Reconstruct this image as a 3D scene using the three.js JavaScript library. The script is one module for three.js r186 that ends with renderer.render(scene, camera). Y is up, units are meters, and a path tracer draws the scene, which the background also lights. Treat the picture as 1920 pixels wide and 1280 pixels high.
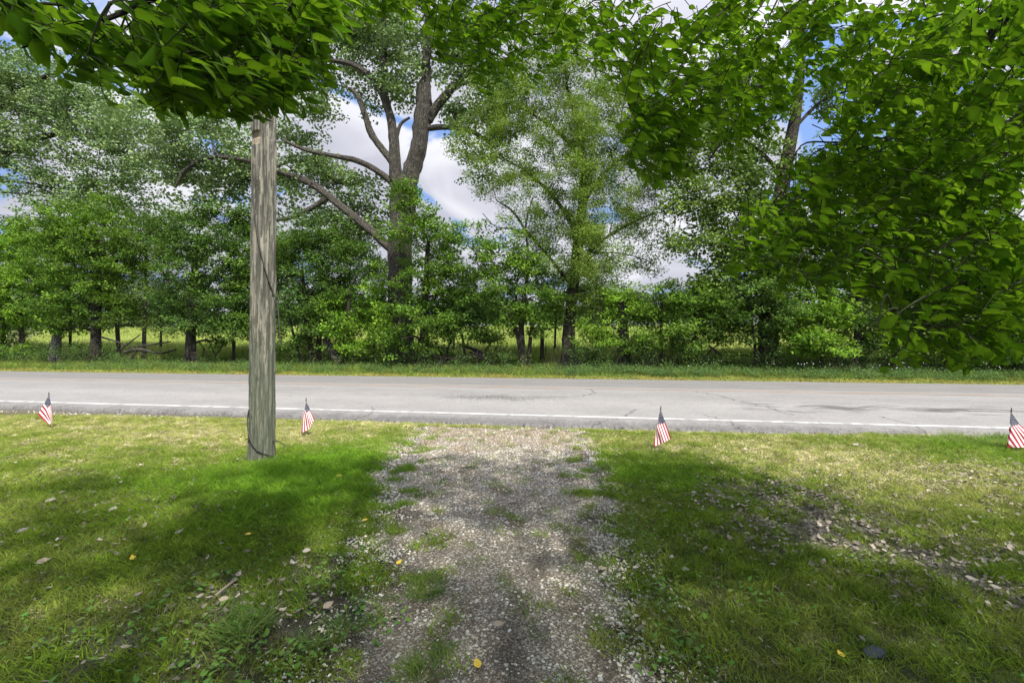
import * as THREE from 'three';
import { createNoise2D, createNoise3D } from 'simplex-noise';
import { mergeGeometries } from 'three/addons/utils/BufferGeometryUtils.js';

// ------------------------------------------------------------------ camera, sky, sun, exposure
const F = 850, EYE = 1.45;                       // focal length in 1920-wide pixels, eye height in metres
const scene = new THREE.Scene();
const camera = new THREE.PerspectiveCamera(2 * Math.atan(640 / F) * 180 / Math.PI, 1.5, 0.1, 3000);
camera.position.set(0, EYE, 0);
camera.lookAt(0, EYE, -10);
camera.updateMatrixWorld(true);
const renderer = new THREE.WebGLRenderer({ antialias: true });
renderer.setSize(1024, 682);
renderer.toneMapping = THREE.LinearToneMapping;
renderer.toneMappingExposure = 2.35;
renderer.shadowMap.enabled = true;

function rng(seed) {
  let a = seed >>> 0;
  return () => { a = (a + 0x6d2b79f5) | 0; let t = Math.imul(a ^ (a >>> 15), 1 | a); t = (t + Math.imul(t ^ (t >>> 7), 61 | t)) ^ t; return ((t ^ (t >>> 14)) >>> 0) / 4294967296; };
}
const noise2 = createNoise2D(rng(11)), noise3 = createNoise3D(rng(12));
const { clamp, lerp, smoothstep } = THREE.MathUtils;
const ss = (a, b, x) => smoothstep(x, a, b);
function fbm(x, y, n = 4) { let s = 0, a = 0.5; for (let i = 0; i < n; i++) { s += a * noise2(x, y); x = x * 2.03 + 17.3; y = y * 2.03 - 9.1; a *= 0.5; } return s; }

function makeSky() {
  const W = 2048, H = 1024, data = new Float32Array(W * H * 4);
  for (let row = 0; row < H; row++) {
    const up = ((row + 0.5) / H - 0.5) * Math.PI, y = Math.sin(up);
    for (let col = 0; col < W; col++) {
      const az = ((col + 0.5) / W - 0.5) * 2 * Math.PI, x = Math.cos(az) * Math.cos(up), z = Math.sin(az) * Math.cos(up);
      const q = 1 / (Math.max(y, 0) + 0.22), px = x * q, pz = z * q;
      const wx = px + 0.25 * noise2(px * 1.3 + 4, pz * 1.3), wz = pz + 0.25 * noise2(px * 1.3, pz * 1.3 + 9);
      const n = fbm(wx * 1.15 + 44.626, wz * 1.15 + 69.643, 6), m = fbm(wx * 0.8 + 31, wz * 0.8 - 12, 5);
      const cover = ss(-0.34, -0.12, n), white = ss(-0.4, 0.5, m + (1 - cover) * 0.5);
      const k = Math.pow(clamp(y, 0, 1), 0.55), haze = Math.exp(-Math.max(y, 0) * 7);
      const blue = [lerp(0.22, 0.10, k), lerp(0.33, 0.21, k), lerp(0.56, 0.50, k)];
      const cloud = [lerp(0.36, 0.58, white), lerp(0.365, 0.585, white), lerp(0.43, 0.62, white)];
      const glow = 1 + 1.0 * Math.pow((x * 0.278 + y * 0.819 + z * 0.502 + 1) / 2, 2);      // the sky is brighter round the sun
      const o = (row * W + col) * 4, far = [0.43, 0.445, 0.50];
      for (let c = 0; c < 3; c++) {
        let v = lerp(blue[c], cloud[c], cover);
        v = lerp(v, far[c], haze * 0.7);
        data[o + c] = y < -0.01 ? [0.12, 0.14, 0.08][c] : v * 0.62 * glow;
      }
      data[o + 3] = 1;
    }
  }
  const t = new THREE.DataTexture(data, W, H, THREE.RGBAFormat, THREE.FloatType);
  t.mapping = THREE.EquirectangularReflectionMapping;
  t.magFilter = THREE.LinearFilter;
  t.needsUpdate = true;
  return t;
}
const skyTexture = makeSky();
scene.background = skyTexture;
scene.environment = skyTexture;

const sun = new THREE.DirectionalLight(new THREE.Color().setRGB(1, 0.95, 0.86), 3.0);
sun.position.set(0.278 * 60, 0.819 * 60, 0.502 * 60);
sun.target.position.set(0, 0, 0);
sun.castShadow = true;
sun.shadow.mapSize.set(4096, 4096);
Object.assign(sun.shadow.camera, { left: -45, right: 45, top: 45, bottom: -45, near: 1, far: 160 });
sun.shadow.radius = 3;
scene.add(sun, sun.target);

// ------------------------------------------------------------------ helpers
const taken = new Map();
function numbered(name) { const n = taken.get(name) ?? 0; taken.set(name, n + 1); return n ? name + '_' + String(n).padStart(3, '0') : name; }
const V = (x, y, z) => new THREE.Vector3(x, y, z);
const up = V(0, 1, 0);
const P = (px, py, d) => V((px - 960) / F * d, EYE + (640 - py) / F * d, -d);          // a sight line at a real distance
const RA = 0.163, RB = 0.9866;                                                          // the road runs obliquely: across = t, along = s
const tOf = (x, d) => RA * x + RB * d, sOf = (x, d) => RB * x - RA * d;
const fromST = (s, t) => [RB * s + RA * t, -RA * s + RB * t];
const depthAt = (px, t) => t / (RB + RA * (px - 960) / F);
const EDGE = 8.12, LINE = 8.84, MID = 12.19, FAR = 15.75;
const roadY = (t) => t < LINE ? lerp(-0.035, 0, clamp((t - EDGE) / (LINE - EDGE), 0, 1)) : t < MID ? 0.2 * Math.sin((t - LINE) / (MID - LINE) * Math.PI / 2) ** 1.15 : lerp(0.2, 0.17, (t - MID) / (FAR - MID));
function groundY(x, d) {
  const t = tOf(x, d), bump = 0.018 * noise2(x * 0.9, d * 0.9) + 0.01 * noise2(x * 2.7 + 5, d * 2.7);
  if (t < 7.2) return bump;
  if (t < EDGE) return lerp(bump, -0.095, ss(7.2, 8.0, t));
  if (t < FAR) return t < EDGE + 0.25 ? -0.095 : t > FAR - 0.3 ? 0.1 : -0.13;
  if (t < 17.6) return lerp(0.1, 0.16, (t - FAR) / 1.85) + bump * 0.7;
  if (t < 26) return lerp(0.16, 0.5, (t - 17.6) / 8.4) + bump * 2;
  return 0.5 + 0.052 * (t - 26) - 0.000105 * Math.max(0, t - 26) ** 1.9 * ss(0, 300, t) + 0.35 * noise2(x * 0.03, d * 0.03) * ss(26, 60, t) + bump;
}
function onGround(px, py) { let d = F * EYE / (py - 640); for (let i = 0; i < 6; i++) d = F * (EYE - groundY((px - 960) / F * d, d)) / (py - 640); const x = (px - 960) / F * d; return V(x, groundY(x, d), -d); }

function tag(o, label, category, group, kind) { const u = o.userData; if (label) u.label = label; if (category) u.category = category; if (group) u.group = group; if (kind) u.kind = kind; return o; }
function base(name, pos, label, category, group) { const g = new THREE.Group(); g.name = numbered(name); g.position.copy(pos); scene.add(g); return tag(g, label, category, group); }
function part(name, geometry, material, parent) { const m = new THREE.Mesh(geometry, material); m.name = parent ? name : numbered(name); m.castShadow = m.receiveShadow = true; (parent ?? scene).add(m); return m; }
function geo(pos, idx, extra = {}) {
  const g = new THREE.BufferGeometry();
  g.setAttribute('position', new THREE.Float32BufferAttribute(pos, 3));
  if (extra.uv) g.setAttribute('uv', new THREE.Float32BufferAttribute(extra.uv, 2));
  if (extra.color) g.setAttribute('color', new THREE.Float32BufferAttribute(extra.color, 3));
  if (idx) g.setIndex(idx);
  g.computeVertexNormals();
  return g;
}
function instanced(name, geometry, material, list, parent, origin) {           // list of {m: Matrix4, c: Color}
  const o = new THREE.InstancedMesh(geometry, material, list.length);
  o.name = parent ? name : numbered(name);
  list.forEach((k, i) => {
    if (origin) { k.m.elements[12] -= origin.x; k.m.elements[13] -= origin.y; k.m.elements[14] -= origin.z; }
    o.setMatrixAt(i, k.m); o.setColorAt(i, k.c);
  });
  o.castShadow = o.receiveShadow = true;
  o.userData.kind = 'stuff';
  (parent ?? scene).add(o);
  return o;
}
const C = (r, g, b) => new THREE.Color().setRGB(r, g, b);
const mixC = (a, b, t) => a.clone().lerp(b, clamp(t, 0, 1));
const M4 = (pos, q, s) => new THREE.Matrix4().compose(pos, q, typeof s === 'number' ? V(s, s, s) : s);
const euler = (x, y, z) => new THREE.Quaternion().setFromEuler(new THREE.Euler(x, y, z, 'YXZ'));

// a tapering round limb through points, with an uneven surface
function limb(pts, radii, { n = 12, seg = 7, rough = 0.06, freq = 1.2, tile = 1 } = {}) {
  const curve = new THREE.CatmullRomCurve3(pts, false, 'centripetal'), pos = [], uv = [], idx = [];
  let nrm = null, len = 0, before = null;
  for (let i = 0; i <= n; i++) {
    const u = i / n, p = curve.getPoint(u), tan = curve.getTangent(u), k = u * (radii.length - 1), k0 = Math.min(Math.floor(k), radii.length - 2), r = lerp(radii[k0], radii[k0 + 1], k - k0);
    if (!nrm) nrm = Math.abs(tan.y) > 0.9 ? V(1, 0, 0) : V(0, 1, 0);
    nrm = nrm.clone().sub(tan.clone().multiplyScalar(nrm.dot(tan))).normalize();
    const bin = tan.clone().cross(nrm);
    if (before) len += before.distanceTo(p);
    before = p;
    for (let j = 0; j <= seg; j++) {
      const a = j / seg * Math.PI * 2, cx = Math.cos(a), sy = Math.sin(a);
      const rr = r * (1 + rough * noise3(p.x * freq + cx, p.y * freq + 3, p.z * freq + sy) + rough * 0.7 * noise3(p.x + cx * 2.2, p.y * 0.7, p.z + sy * 2.2));
      pos.push(p.x + (nrm.x * cx + bin.x * sy) * rr, p.y + (nrm.y * cx + bin.y * sy) * rr, p.z + (nrm.z * cx + bin.z * sy) * rr);
      uv.push(j / seg * Math.max(1, Math.round(r * 6.28 / 0.5)) * tile, len * 0.8);
    }
  }
  const w = seg + 1;
  for (let i = 0; i < n; i++) for (let j = 0; j < seg; j++) { const a = i * w + j, b = a + 1, c = a + w, d = c + 1; idx.push(a, b, c, b, d, c); }
  return geo(pos, idx, { uv });
}
const moved = (g, o) => g.translate(-o.x, -o.y, -o.z);

// ------------------------------------------------------------------ textures
function canvasTexture(w, h, draw, srgb = true) {
  const c = document.createElement('canvas'); c.width = w; c.height = h;
  draw(c.getContext('2d'), w, h);
  const t = new THREE.CanvasTexture(c);
  t.wrapS = t.wrapT = THREE.RepeatWrapping;
  if (srgb) t.colorSpace = THREE.SRGBColorSpace;
  return t;
}
const gray = (v, a = 1) => { const k = Math.round(clamp(v, 0, 255)); return `rgba(${k},${k},${k},${a})`; };

const barkTexture = canvasTexture(512, 512, (g, w, h) => {
  const im = g.createImageData(w, h);
  for (let y = 0; y < h; y++) for (let x = 0; x < w; x++) {
    const u = x / w * Math.PI * 2, v = y / h * Math.PI * 2;
    const warp = 0.6 * noise3(Math.cos(v) * 0.9, Math.sin(v) * 0.9, Math.cos(u) * 0.8);
    const ridge = 1 - Math.abs(noise3(Math.cos(u) * 2.6 + warp, Math.sin(u) * 2.6 - warp, Math.sin(v) * 0.7 + 4 + 0.5 * Math.cos(v)));
    const fine = noise3(Math.cos(u) * 9, Math.sin(u) * 9 + Math.cos(v) * 3, Math.sin(v) * 3);
    const k = clamp(255 * (0.28 + 0.75 * (ridge * ridge - 0.25) + 0.12 * fine), 0, 255), o = (y * w + x) * 4;
    im.data[o] = k; im.data[o + 1] = k * 0.985; im.data[o + 2] = k * 0.95; im.data[o + 3] = 255;
  }
  g.putImageData(im, 0, 0);
});
const thatchTexture = canvasTexture(1024, 1024, (g, w, h) => {
  const r = rng(5);
  g.fillStyle = gray(150); g.fillRect(0, 0, w, h);
  for (let i = 0; i < 2600; i++) { g.fillStyle = gray(70 + r() * 130, 0.25); g.beginPath(); g.arc(r() * w, r() * h, 3 + r() * 16, 0, 7); g.fill(); }
  for (let i = 0; i < 15000; i++) {
    const x = r() * w, y = r() * h, a = r() * 6.28, l = 8 + r() * 38, v = r() < 0.45 ? 40 + r() * 60 : 165 + r() * 90;
    g.strokeStyle = gray(v, 0.75); g.lineWidth = 0.8 + r() * 1.7; g.beginPath(); g.moveTo(x, y);
    g.quadraticCurveTo(x + Math.cos(a) * l * 0.5 + r() * 6, y + Math.sin(a) * l * 0.5 + r() * 6, x + Math.cos(a) * l, y + Math.sin(a) * l); g.stroke();
  }
});
const gravelTexture = canvasTexture(1024, 1024, (g, w, h) => {
  const r = rng(6);
  g.fillStyle = '#6d655a'; g.fillRect(0, 0, w, h);
  for (let i = 0; i < 16000; i++) {
    const x = r() * w, y = r() * h, s = 2 + r() * r() * 11, v = 90 + r() * 135, warm = r() * 22, a = r() * 6.28;
    for (const [ox, oy] of [[0, 0], [w, 0], [-w, 0], [0, h], [0, -h]]) {
      if (x + ox < -16 || x + ox > w + 16 || y + oy < -16 || y + oy > h + 16) continue;
      g.fillStyle = `rgb(${v | 0},${(v - warm * 0.4) | 0},${(v - warm) | 0})`;
      g.beginPath(); g.ellipse(x + ox, y + oy, s, s * (0.55 + r() * 0.4), a, 0, 7); g.fill();
    }
  }
});
// road: asphalt aggregate, cracks, a worn alligator patch and a dark stain, 44 m by the road's width
const RW = 44, RS0 = -24;
const roadTexture = canvasTexture(2048, 512, (g, w, h) => {
  const im = g.createImageData(w, h), r = rng(21);
  for (let y = 0; y < h; y++) for (let x = 0; x < w; x++) {
    const s = RS0 + x / w * RW, t = EDGE + (1 - y / h) * (FAR - EDGE);
    let v = 172 + 9 * fbm(s * 0.5, t * 1.2) + 5 * fbm(s * 4, t * 4) + (r() - 0.5) * 26;
    v -= 20 * ss(12.3, 13.0, t) - 6 * ss(14.6, 15.6, t);                           // the far lane is darker
    v -= 34 * (1 - ss(8.12, 8.75, t + 0.14 * noise2(s * 2, 3) + 0.08 * noise2(s * 7, 13))) + 0;                      // dirty broken edge
    v += 6 * Math.exp(-(((t - 10.1) / 0.35) ** 2)) - 5 * Math.exp(-(((t - 11.1) / 0.5) ** 2));
    const st = t + 0.12 * noise2(s * 0.8, 7);
    const stain = ss(0.0, 0.32, fbm(s * 0.55 + 3, st * 5.5) + 0.42 * Math.exp(-(((st - 10.15) / 0.3) ** 2)) * ss(2.6, 4.2, s) * (1 - ss(12, 15, s)) - 0.24);
    v -= 62 * stain * ss(2.4, 3.6, s) * Math.exp(-(((st - 10.1) / 0.5) ** 2));
    if (t < 8.9 && r() < 0.35) v -= 12 + r() * 38 * (1 - ss(8.2, 8.95, t));
    const al = Math.exp(-(((s + 2.1) / 1.2) ** 2) - (((st - 10.5) / 0.28) ** 2));
    if (r() < al * 0.75) v -= 20 + r() * 60;
    const o = (y * w + x) * 4;
    im.data[o] = v; im.data[o + 1] = v * 0.985; im.data[o + 2] = v * 0.975; im.data[o + 3] = 255;
  }
  g.putImageData(im, 0, 0);
  const X = (s) => (s - RS0) / RW * w, Y = (t) => (1 - (t - EDGE) / (FAR - EDGE)) * h;
  function crack(list, width, v, a = 0.7) {
    width *= 0.75;
    g.strokeStyle = gray(v, a); g.lineWidth = width; g.beginPath();
    for (let i = 0; i + 1 < list.length; i++) {
      const [s0, t0] = list[i], [s1, t1] = list[i + 1];
      if (!i) g.moveTo(X(s0), Y(t0));
      const n = 8;
      for (let k = 1; k <= n; k++) g.lineTo(X(lerp(s0, s1, k / n)) + (r() - 0.5) * 5, Y(lerp(t0, t1, k / n)) + (r() - 0.5) * 5);
    }
    g.stroke();
  }
  crack([[0.0, 12.2], [0.2, 11.4], [-0.1, 10.9], [-0.9, 10.6], [-2.2, 10.5], [-3.4, 10.3]], 1.6, 60);
  crack([[0.2, 11.4], [0.9, 11.3], [1.4, 11.0]], 1.1, 70);
  crack([[2.6, 12.0], [3.1, 11.2], [3.3, 10.6], [3.6, 10.2], [3.9, 9.4]], 1.7, 60);
  crack([[6, 11.7], [8, 11.1], [9.6, 10.8], [12, 10.7]], 1.2, 75, 0.6);
  crack([[-9, 10.6], [-7.8, 10.9], [-6.9, 11.2]], 1.5, 70);
  crack([[-8.6, 10.62], [-7.4, 10.6]], 1.2, 80);
  crack([[1.0, 9.6], [0.7, 8.9], [0.3, 8.5], [0.1, 8.1]], 1.6, 65);
  crack([[2.2, 9.3], [2.5, 8.8], [2.6, 8.1]], 1.4, 65);
  crack([[5.4, 9.5], [5.6, 8.9], [5.5, 8.2]], 1.4, 65);
  crack([[-4.6, 9.2], [-4.3, 8.6], [-4.4, 8.1]], 1.3, 70);
  crack([[-16, 12.0], [-12, 12.05], [-6, 12.0], [-1, 12.05], [3, 12.0], [9, 12.05], [14, 12.0]], 1.0, 95, 0.5);
  for (let i = 0; i < 26; i++) { const s = -18 + r() * 32, t = 12.6 + r() * 3; crack([[s, t], [s + 0.5 + r() * 1.4, t + (r() - 0.5) * 0.4]], 0.9 + r() * 1.2, 85, 0.55); }
  for (let i = 0; i < 34; i++) { const s = -18 + r() * 32, t = 8.9 + r() * 3; crack([[s, t], [s + (r() - 0.5) * 1.2, t + (r() - 0.5) * 0.6]], 0.8 + r() * 0.6, 95, 0.4); }
});
roadTexture.wrapS = THREE.MirroredRepeatWrapping;
roadTexture.wrapT = THREE.ClampToEdgeWrapping;

// ------------------------------------------------------------------ materials
const std = (o) => new THREE.MeshStandardMaterial({ roughness: 0.95, ...o });
const leafMaterial = (o = {}) => new THREE.MeshPhysicalMaterial({ color: C(1, 1, 1), roughness: 0.98, transmission: 0.38, thickness: 0, side: THREE.DoubleSide, clearcoat: 0.06, clearcoatRoughness: 0.5, specularIntensity: 0.4, ...o });
const groundMaterial = std({ map: thatchTexture, vertexColors: true, bumpMap: thatchTexture, bumpScale: 0.012, roughness: 1 });
const gravelMaterial = std({ map: gravelTexture, vertexColors: true, bumpMap: gravelTexture, bumpScale: 0.008 });
const roadMaterial = std({ map: roadTexture, color: C(0.59, 0.585, 0.575), bumpMap: roadTexture, bumpScale: 0.004, roughness: 0.85 });
const barkMaterial = (r, g, b) => std({ map: barkTexture, color: C(r, g, b), bumpMap: barkTexture, bumpScale: 0.05 });
const bark = { big: barkMaterial(0.39, 0.36, 0.31), dark: barkMaterial(0.22, 0.195, 0.155), mid: barkMaterial(0.25, 0.215, 0.165), pale: barkMaterial(0.92, 0.91, 0.87), dead: barkMaterial(0.36, 0.33, 0.29) };
const grassMaterial = leafMaterial({ transmission: 0.3, clearcoat: 0 });
const dryMaterial = std({ side: THREE.DoubleSide });

// ------------------------------------------------------------------ lawn character: where it is lush, dry, littered or bare
const spot = (x, d, cx, cd, rx, rd) => Math.exp(-(((x - cx) / rx) ** 2) - (((d - cd) / rd) ** 2));
const driveL = (d) => lerp(-0.74, -1.48, ss(1.9, 6.2, d)) - 0.16 * spot(0, d, 0, 4.6, 1, 0.9) + 0.14 * noise2(d * 1.1, 2) + 0.06 * noise2(d * 4, 8);
const driveR = (d) => lerp(0.55, 1.06, ss(1.9, 5.2, d)) + 0.06 * ss(6, 7.6, d) + 0.12 * noise2(d * 1.2, 22) + 0.06 * noise2(d * 4, 28);
function lawn(x, d) {
  const n = fbm(x * 0.8 + 40, d * 0.8), n2 = fbm(x * 2.3 + 7, d * 2.3), t = tOf(x, d);
  let dry = 0.2 + 0.62 * ss(5.0, 6.4, d + 0.25 * Math.min(0, x + 2)) * (x < -1.2 ? 1 : 0.55) + 0.5 * n;
  dry += 0.75 * spot(x, d, 4.6, 4.6, 1.7, 1.1) + 0.4 * spot(x, d, 3.4, 5.6, 1.5, 0.9) + 0.3 * spot(x, d, -6, 6.2, 3, 1.3);
  let lush = 0.9 * spot(x, d, -2.3, 5.4, 0.9, 0.75) + 0.8 * spot(x, d, -1.9, 4.3, 0.9, 0.9) + 0.5 * spot(x, d, -3.2, 4.6, 1.2, 0.5) + 0.8 * spot(x, d, 1.6, 4.9, 0.8, 0.7) + 0.6 * spot(x, d, 6.4, 6.2, 1.2, 1.2) + 0.4 * spot(x, d, -1.8, 6.6, 0.8, 0.7);
  lush += 0.35 * n2;
  const litter = clamp(1.2 * spot(x, d, 2.35, 3.5, 0.75, 0.5) + 0.9 * spot(x, d, 2.5, 4.3, 1.1, 0.45) + 0.8 * spot(x, d, 3.0, 2.8, 0.7, 0.45) + 0.6 * spot(x, d, 4.8, 4.2, 0.7, 0.7) + 0.35 * spot(x, d, 5.4, 5.0, 0.8, 0.5) + 0.22 * spot(x, d, -3.6, 4.2, 1.3, 1.0) + 0.5 * spot(x, d, -1.5, 2.5, 0.5, 0.5), 0, 1);
  const edge = Math.min(x - driveL(d), driveR(d) - x);                             // above 0 on the driveway
  let bare = ss(-0.25, 0.12, edge + 0.12 * n2) * (d < 8 ? 1 : 0);
  bare = Math.max(bare, 1.0 * spot(x, d, -1.0, 2.4, 0.62, 0.5), 0.75 * spot(x, d, -1.05, 3.1, 0.45, 0.5), 0.5 * spot(x, d, -1.9, 2.2, 0.5, 0.3), 0.85 * litter, 0.45 * spot(x, d, 1.1, 2.9, 0.4, 0.8));
  bare *= 1 - 0.85 * ss(0.12, 0.36, n2) * (edge > 0 ? 0.75 * (1 - ss(0.25, 0.6, edge)) + 0.22 : 1);
  if (t > 7.75) dry += 0.5;
  return { dry: clamp(dry - 0.5 * lush, 0, 1), lush: clamp(lush, 0, 1), litter, bare: clamp(bare, 0, 1), edge, n, n2 };
}

// ------------------------------------------------------------------ ground, driveway, road
function spaced(from, to, fine0, fine1, step, grow) {
  const a = [];
  for (let v = fine0; v <= fine1 + 1e-6; v += step) a.push(v);
  for (let v = fine1, s = step; v < to;) { s *= grow; v = Math.min(to, v + s); a.push(v); }
  for (let v = fine0, s = step; v > from;) { s *= grow; v = Math.max(from, v - s); a.unshift(v); }
  return a;
}
{
  const xs = spaced(-900, 900, -11, 11, 0.09, 1.13), ds = spaced(-60, 1500, 0.4, 8.6, 0.075, 1.06), pos = [], uv = [], col = [], idx = [];
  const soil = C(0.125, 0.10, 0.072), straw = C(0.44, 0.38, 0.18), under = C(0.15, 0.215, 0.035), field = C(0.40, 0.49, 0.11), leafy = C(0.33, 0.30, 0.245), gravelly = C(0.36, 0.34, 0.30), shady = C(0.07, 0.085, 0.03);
  for (const d of ds) for (const x of xs) {
    const t = tOf(x, d); let c;
    if (t < FAR) {
      const l = lawn(x, d);
      c = mixC(under, straw, l.dry); c = mixC(c, soil, l.bare * 0.85); c = mixC(c, leafy, l.litter * 0.85);
      if (t > 7.85) c = mixC(c, gravelly, 0.6 * ss(7.85, 8.1, t));
    } else {
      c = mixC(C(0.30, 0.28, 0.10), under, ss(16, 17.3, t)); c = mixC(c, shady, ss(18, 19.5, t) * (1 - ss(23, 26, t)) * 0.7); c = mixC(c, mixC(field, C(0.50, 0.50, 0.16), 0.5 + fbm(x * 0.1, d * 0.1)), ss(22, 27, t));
    }
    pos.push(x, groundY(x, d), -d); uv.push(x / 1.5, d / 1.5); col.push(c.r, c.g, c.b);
  }
  const w = xs.length;
  for (let i = 0; i + 1 < ds.length; i++) for (let j = 0; j + 1 < w; j++) { const a = i * w + j, b = a + 1, e = a + w, f = e + 1; idx.push(a, b, e, b, f, e); }
  tag(part('ground', geo(pos, idx, { uv, color: col }), groundMaterial), 'lawn and field ground of thatch, soil and grass on both sides of the road', 'ground', null, 'structure');
}
{
  const pos = [], uv = [], col = [], idx = [], n = 40, rows = 130, gr = C(0.82, 0.77, 0.68), dust = C(0.82, 0.71, 0.55), dirt = C(0.17, 0.145, 0.105), rust = C(0.46, 0.36, 0.25);
  for (let i = 0; i <= rows; i++) {
    const d = lerp(-3, 7.72, i / rows), a = driveL(Math.max(d, 0.5)) + 0.06 * noise2(d * 7, 3), b = driveR(Math.max(d, 0.5)) + 0.06 * noise2(d * 7, 33);
    for (let j = 0; j <= n; j++) {
      const x = lerp(a, b, j / n), e = Math.min(x - a, b - x), q = fbm(x * 1.7, d * 1.7);
      let c = mixC(gr, rust, 0.8 * ss(0.15, 0.5, q)); c = mixC(c, dust, ss(5.8, 6.8, d + q)); c = mixC(c, dirt, 0.75 * (1 - ss(0, 0.3, e + 0.25 * noise2(x * 2, d * 2))));
      c = mixC(c, dirt, 0.65 * Math.exp(-(((x - lerp(0.0, 0.2, ss(1.9, 3.4, d)) - 0.05 * noise2(d * 2, 1)) / 0.085) ** 2)) * (1 - ss(2.9, 3.6, d)) * ss(-0.5, 0.1, noise2(x * 3, d * 3)));
      pos.push(x, groundY(x, d) + 0.006 + 0.012 * ss(0, 0.2, e), -d); uv.push(x / 0.75, d / 0.75); col.push(c.r, c.g, c.b);
    }
  }
  for (let i = 0; i < rows; i++) for (let j = 0; j < n; j++) { const a = i * (n + 1) + j, b = a + 1, e = a + n + 1, f = e + 1; idx.push(a, b, e, b, f, e); }
  tag(part('gravel_driveway', geo(pos, idx, { uv, color: col }), gravelMaterial), 'pale crushed gravel driveway running to the road', 'driveway', null, 'structure');
}
const ssteps = [];
for (let s = -40; s <= 30; s += 0.35) ssteps.push(s);
for (let s = 31, k = 1; s < 420; k *= 1.12, s += k) ssteps.push(s);
for (let s = -41, k = 1; s > -420; k *= 1.12, s -= k) ssteps.unshift(s);
const nearEdge = (s) => EDGE + 0.3 * (1 - ss(-9, -2.5, s)) + 0.4 * ss(2.5, 6, s) + 0.07 * noise2(s * 0.7, 40) + 0.035 * noise2(s * 3.1, 41);
function strip(rowsAt, colorAt, lift = 0) {
  const pos = [], uv = [], idx = [], col = [];
  ssteps.forEach((s) => { const rows = rowsAt(s); rows.forEach(([t, y]) => { const [x, d] = fromST(s, t); pos.push(x, (y ?? roadY(t)) + lift, -d); uv.push((s - RS0) / RW, (t - EDGE) / (FAR - EDGE)); if (colorAt) col.push(...colorAt(s, t)); }); });
  const w = rowsAt(0).length;
  for (let i = 0; i + 1 < ssteps.length; i++) for (let j = 0; j + 1 < w; j++) { const a = i * w + j, b = a + 1, e = a + w, f = e + 1; idx.push(a, e, b, b, e, f); }
  return geo(pos, idx, { uv, color: colorAt ? col : undefined });
}
{
  const ts = [8.3, 8.6, 8.84, 9.4, 10, 10.6, 11.2, 11.7, 12.19, 12.8, 13.5, 14.2, 15, 15.5];
  tag(part('road', strip((s) => { const e = nearEdge(s), f = FAR + 0.05 * noise2(s * 0.9, 50); return [[e - 0.05, -0.16], [e - 0.035, -0.085], [e, roadY(e) - 0.012], ...ts.map((t) => [Math.max(t, e + 0.02 + (t - 8.3) * 0.05)]), [f, 0.165], [f + 0.04, 0.05]]; }), roadMaterial), 'weathered pale grey asphalt road with cracks and worn markings', 'road', null, 'structure');
  const ink = canvasTexture(2048, 64, (g, w, h) => {
    const r = rng(31); g.fillStyle = '#e4e4e2'; g.fillRect(0, 0, w, h);
    for (let i = 0; i < 2600; i++) { g.fillStyle = gray(140 + r() * 50, 0.6); g.fillRect(r() * w, r() * h, 1 + r() * 9, 1 + r() * 5); }
  });
  tag(part('edge_line', strip((s) => [[LINE - 0.055 + 0.008 * noise2(s * 2, 1)], [LINE + 0.05 + 0.008 * noise2(s * 2, 9)]], null, 0.005), std({ map: ink, color: C(0.74, 0.74, 0.73), roughness: 0.7 })), 'white painted line along the near edge of the road', 'road marking', null, 'structure');
  const orange = C(0.50, 0.27, 0.12), worn = C(0.34, 0.30, 0.27), crackC = C(0.10, 0.085, 0.08);
  tag(part('centre_line', strip((s) => [[MID - 0.06], [MID - 0.015 + 0.01 * noise2(s, 3)], [MID + 0.03 + 0.012 * noise2(s, 4)], [MID + 0.07]], (s, t) => {
    const c = t < MID + 0.02 ? mixC(orange, worn, 0.35 + 0.9 * fbm(s * 1.3, t * 9)) : mixC(crackC, worn, 0.55 + 1.1 * fbm(s * 0.35 + 3, 2)); return [c.r, c.g, c.b];
  }, 0.005), std({ vertexColors: true })), 'faded orange centre line with a dark seam along the road', 'road marking', null, 'structure');
}

// ------------------------------------------------------------------ grass, gravel, litter
function tuftGeo(seed, blades, h, spread, width, lean) {
  const r = rng(seed), pos = [], idx = [];
  for (let b = 0; b < blades; b++) {
    const a = r() * 6.28, k = Math.sqrt(r()) * spread, x = Math.cos(a) * k, z = Math.sin(a) * k, hh = h * (0.5 + r() * 0.7), dir = r() * 6.28, ln = lean * (0.25 + r()) * hh, dx = Math.cos(dir), dz = Math.sin(dir), o = pos.length / 3, tw = r() * 6.28, wx = Math.cos(tw) * width / 2, wz = Math.sin(tw) * width / 2;
    const row = (f, w) => { const lx = x + dx * ln * f * f, lz = z + dz * ln * f * f, y = hh * (f - 0.28 * lean * f * f); pos.push(lx - wx * w, y, lz - wz * w, lx + wx * w, y, lz + wz * w); };
    row(0, 0.8); row(0.4, 1); row(0.75, 0.65); row(1, 0.08);
    for (let q = 0; q < 3; q++) idx.push(o + q * 2, o + q * 2 + 1, o + q * 2 + 2, o + q * 2 + 1, o + q * 2 + 3, o + q * 2 + 2);
  }
  return geo(pos, idx);
}
const shortTuft = tuftGeo(1, 13, 0.075, 0.055, 0.0052, 0.95), longTuft = tuftGeo(2, 18, 0.15, 0.05, 0.0055, 0.9), strawTuft = tuftGeo(3, 11, 0.03, 0.06, 0.004, 3.2), verge = tuftGeo(4, 16, 0.2, 0.12, 0.011, 0.7), hay = tuftGeo(5, 16, 0.55, 0.3, 0.028, 0.45);
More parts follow.
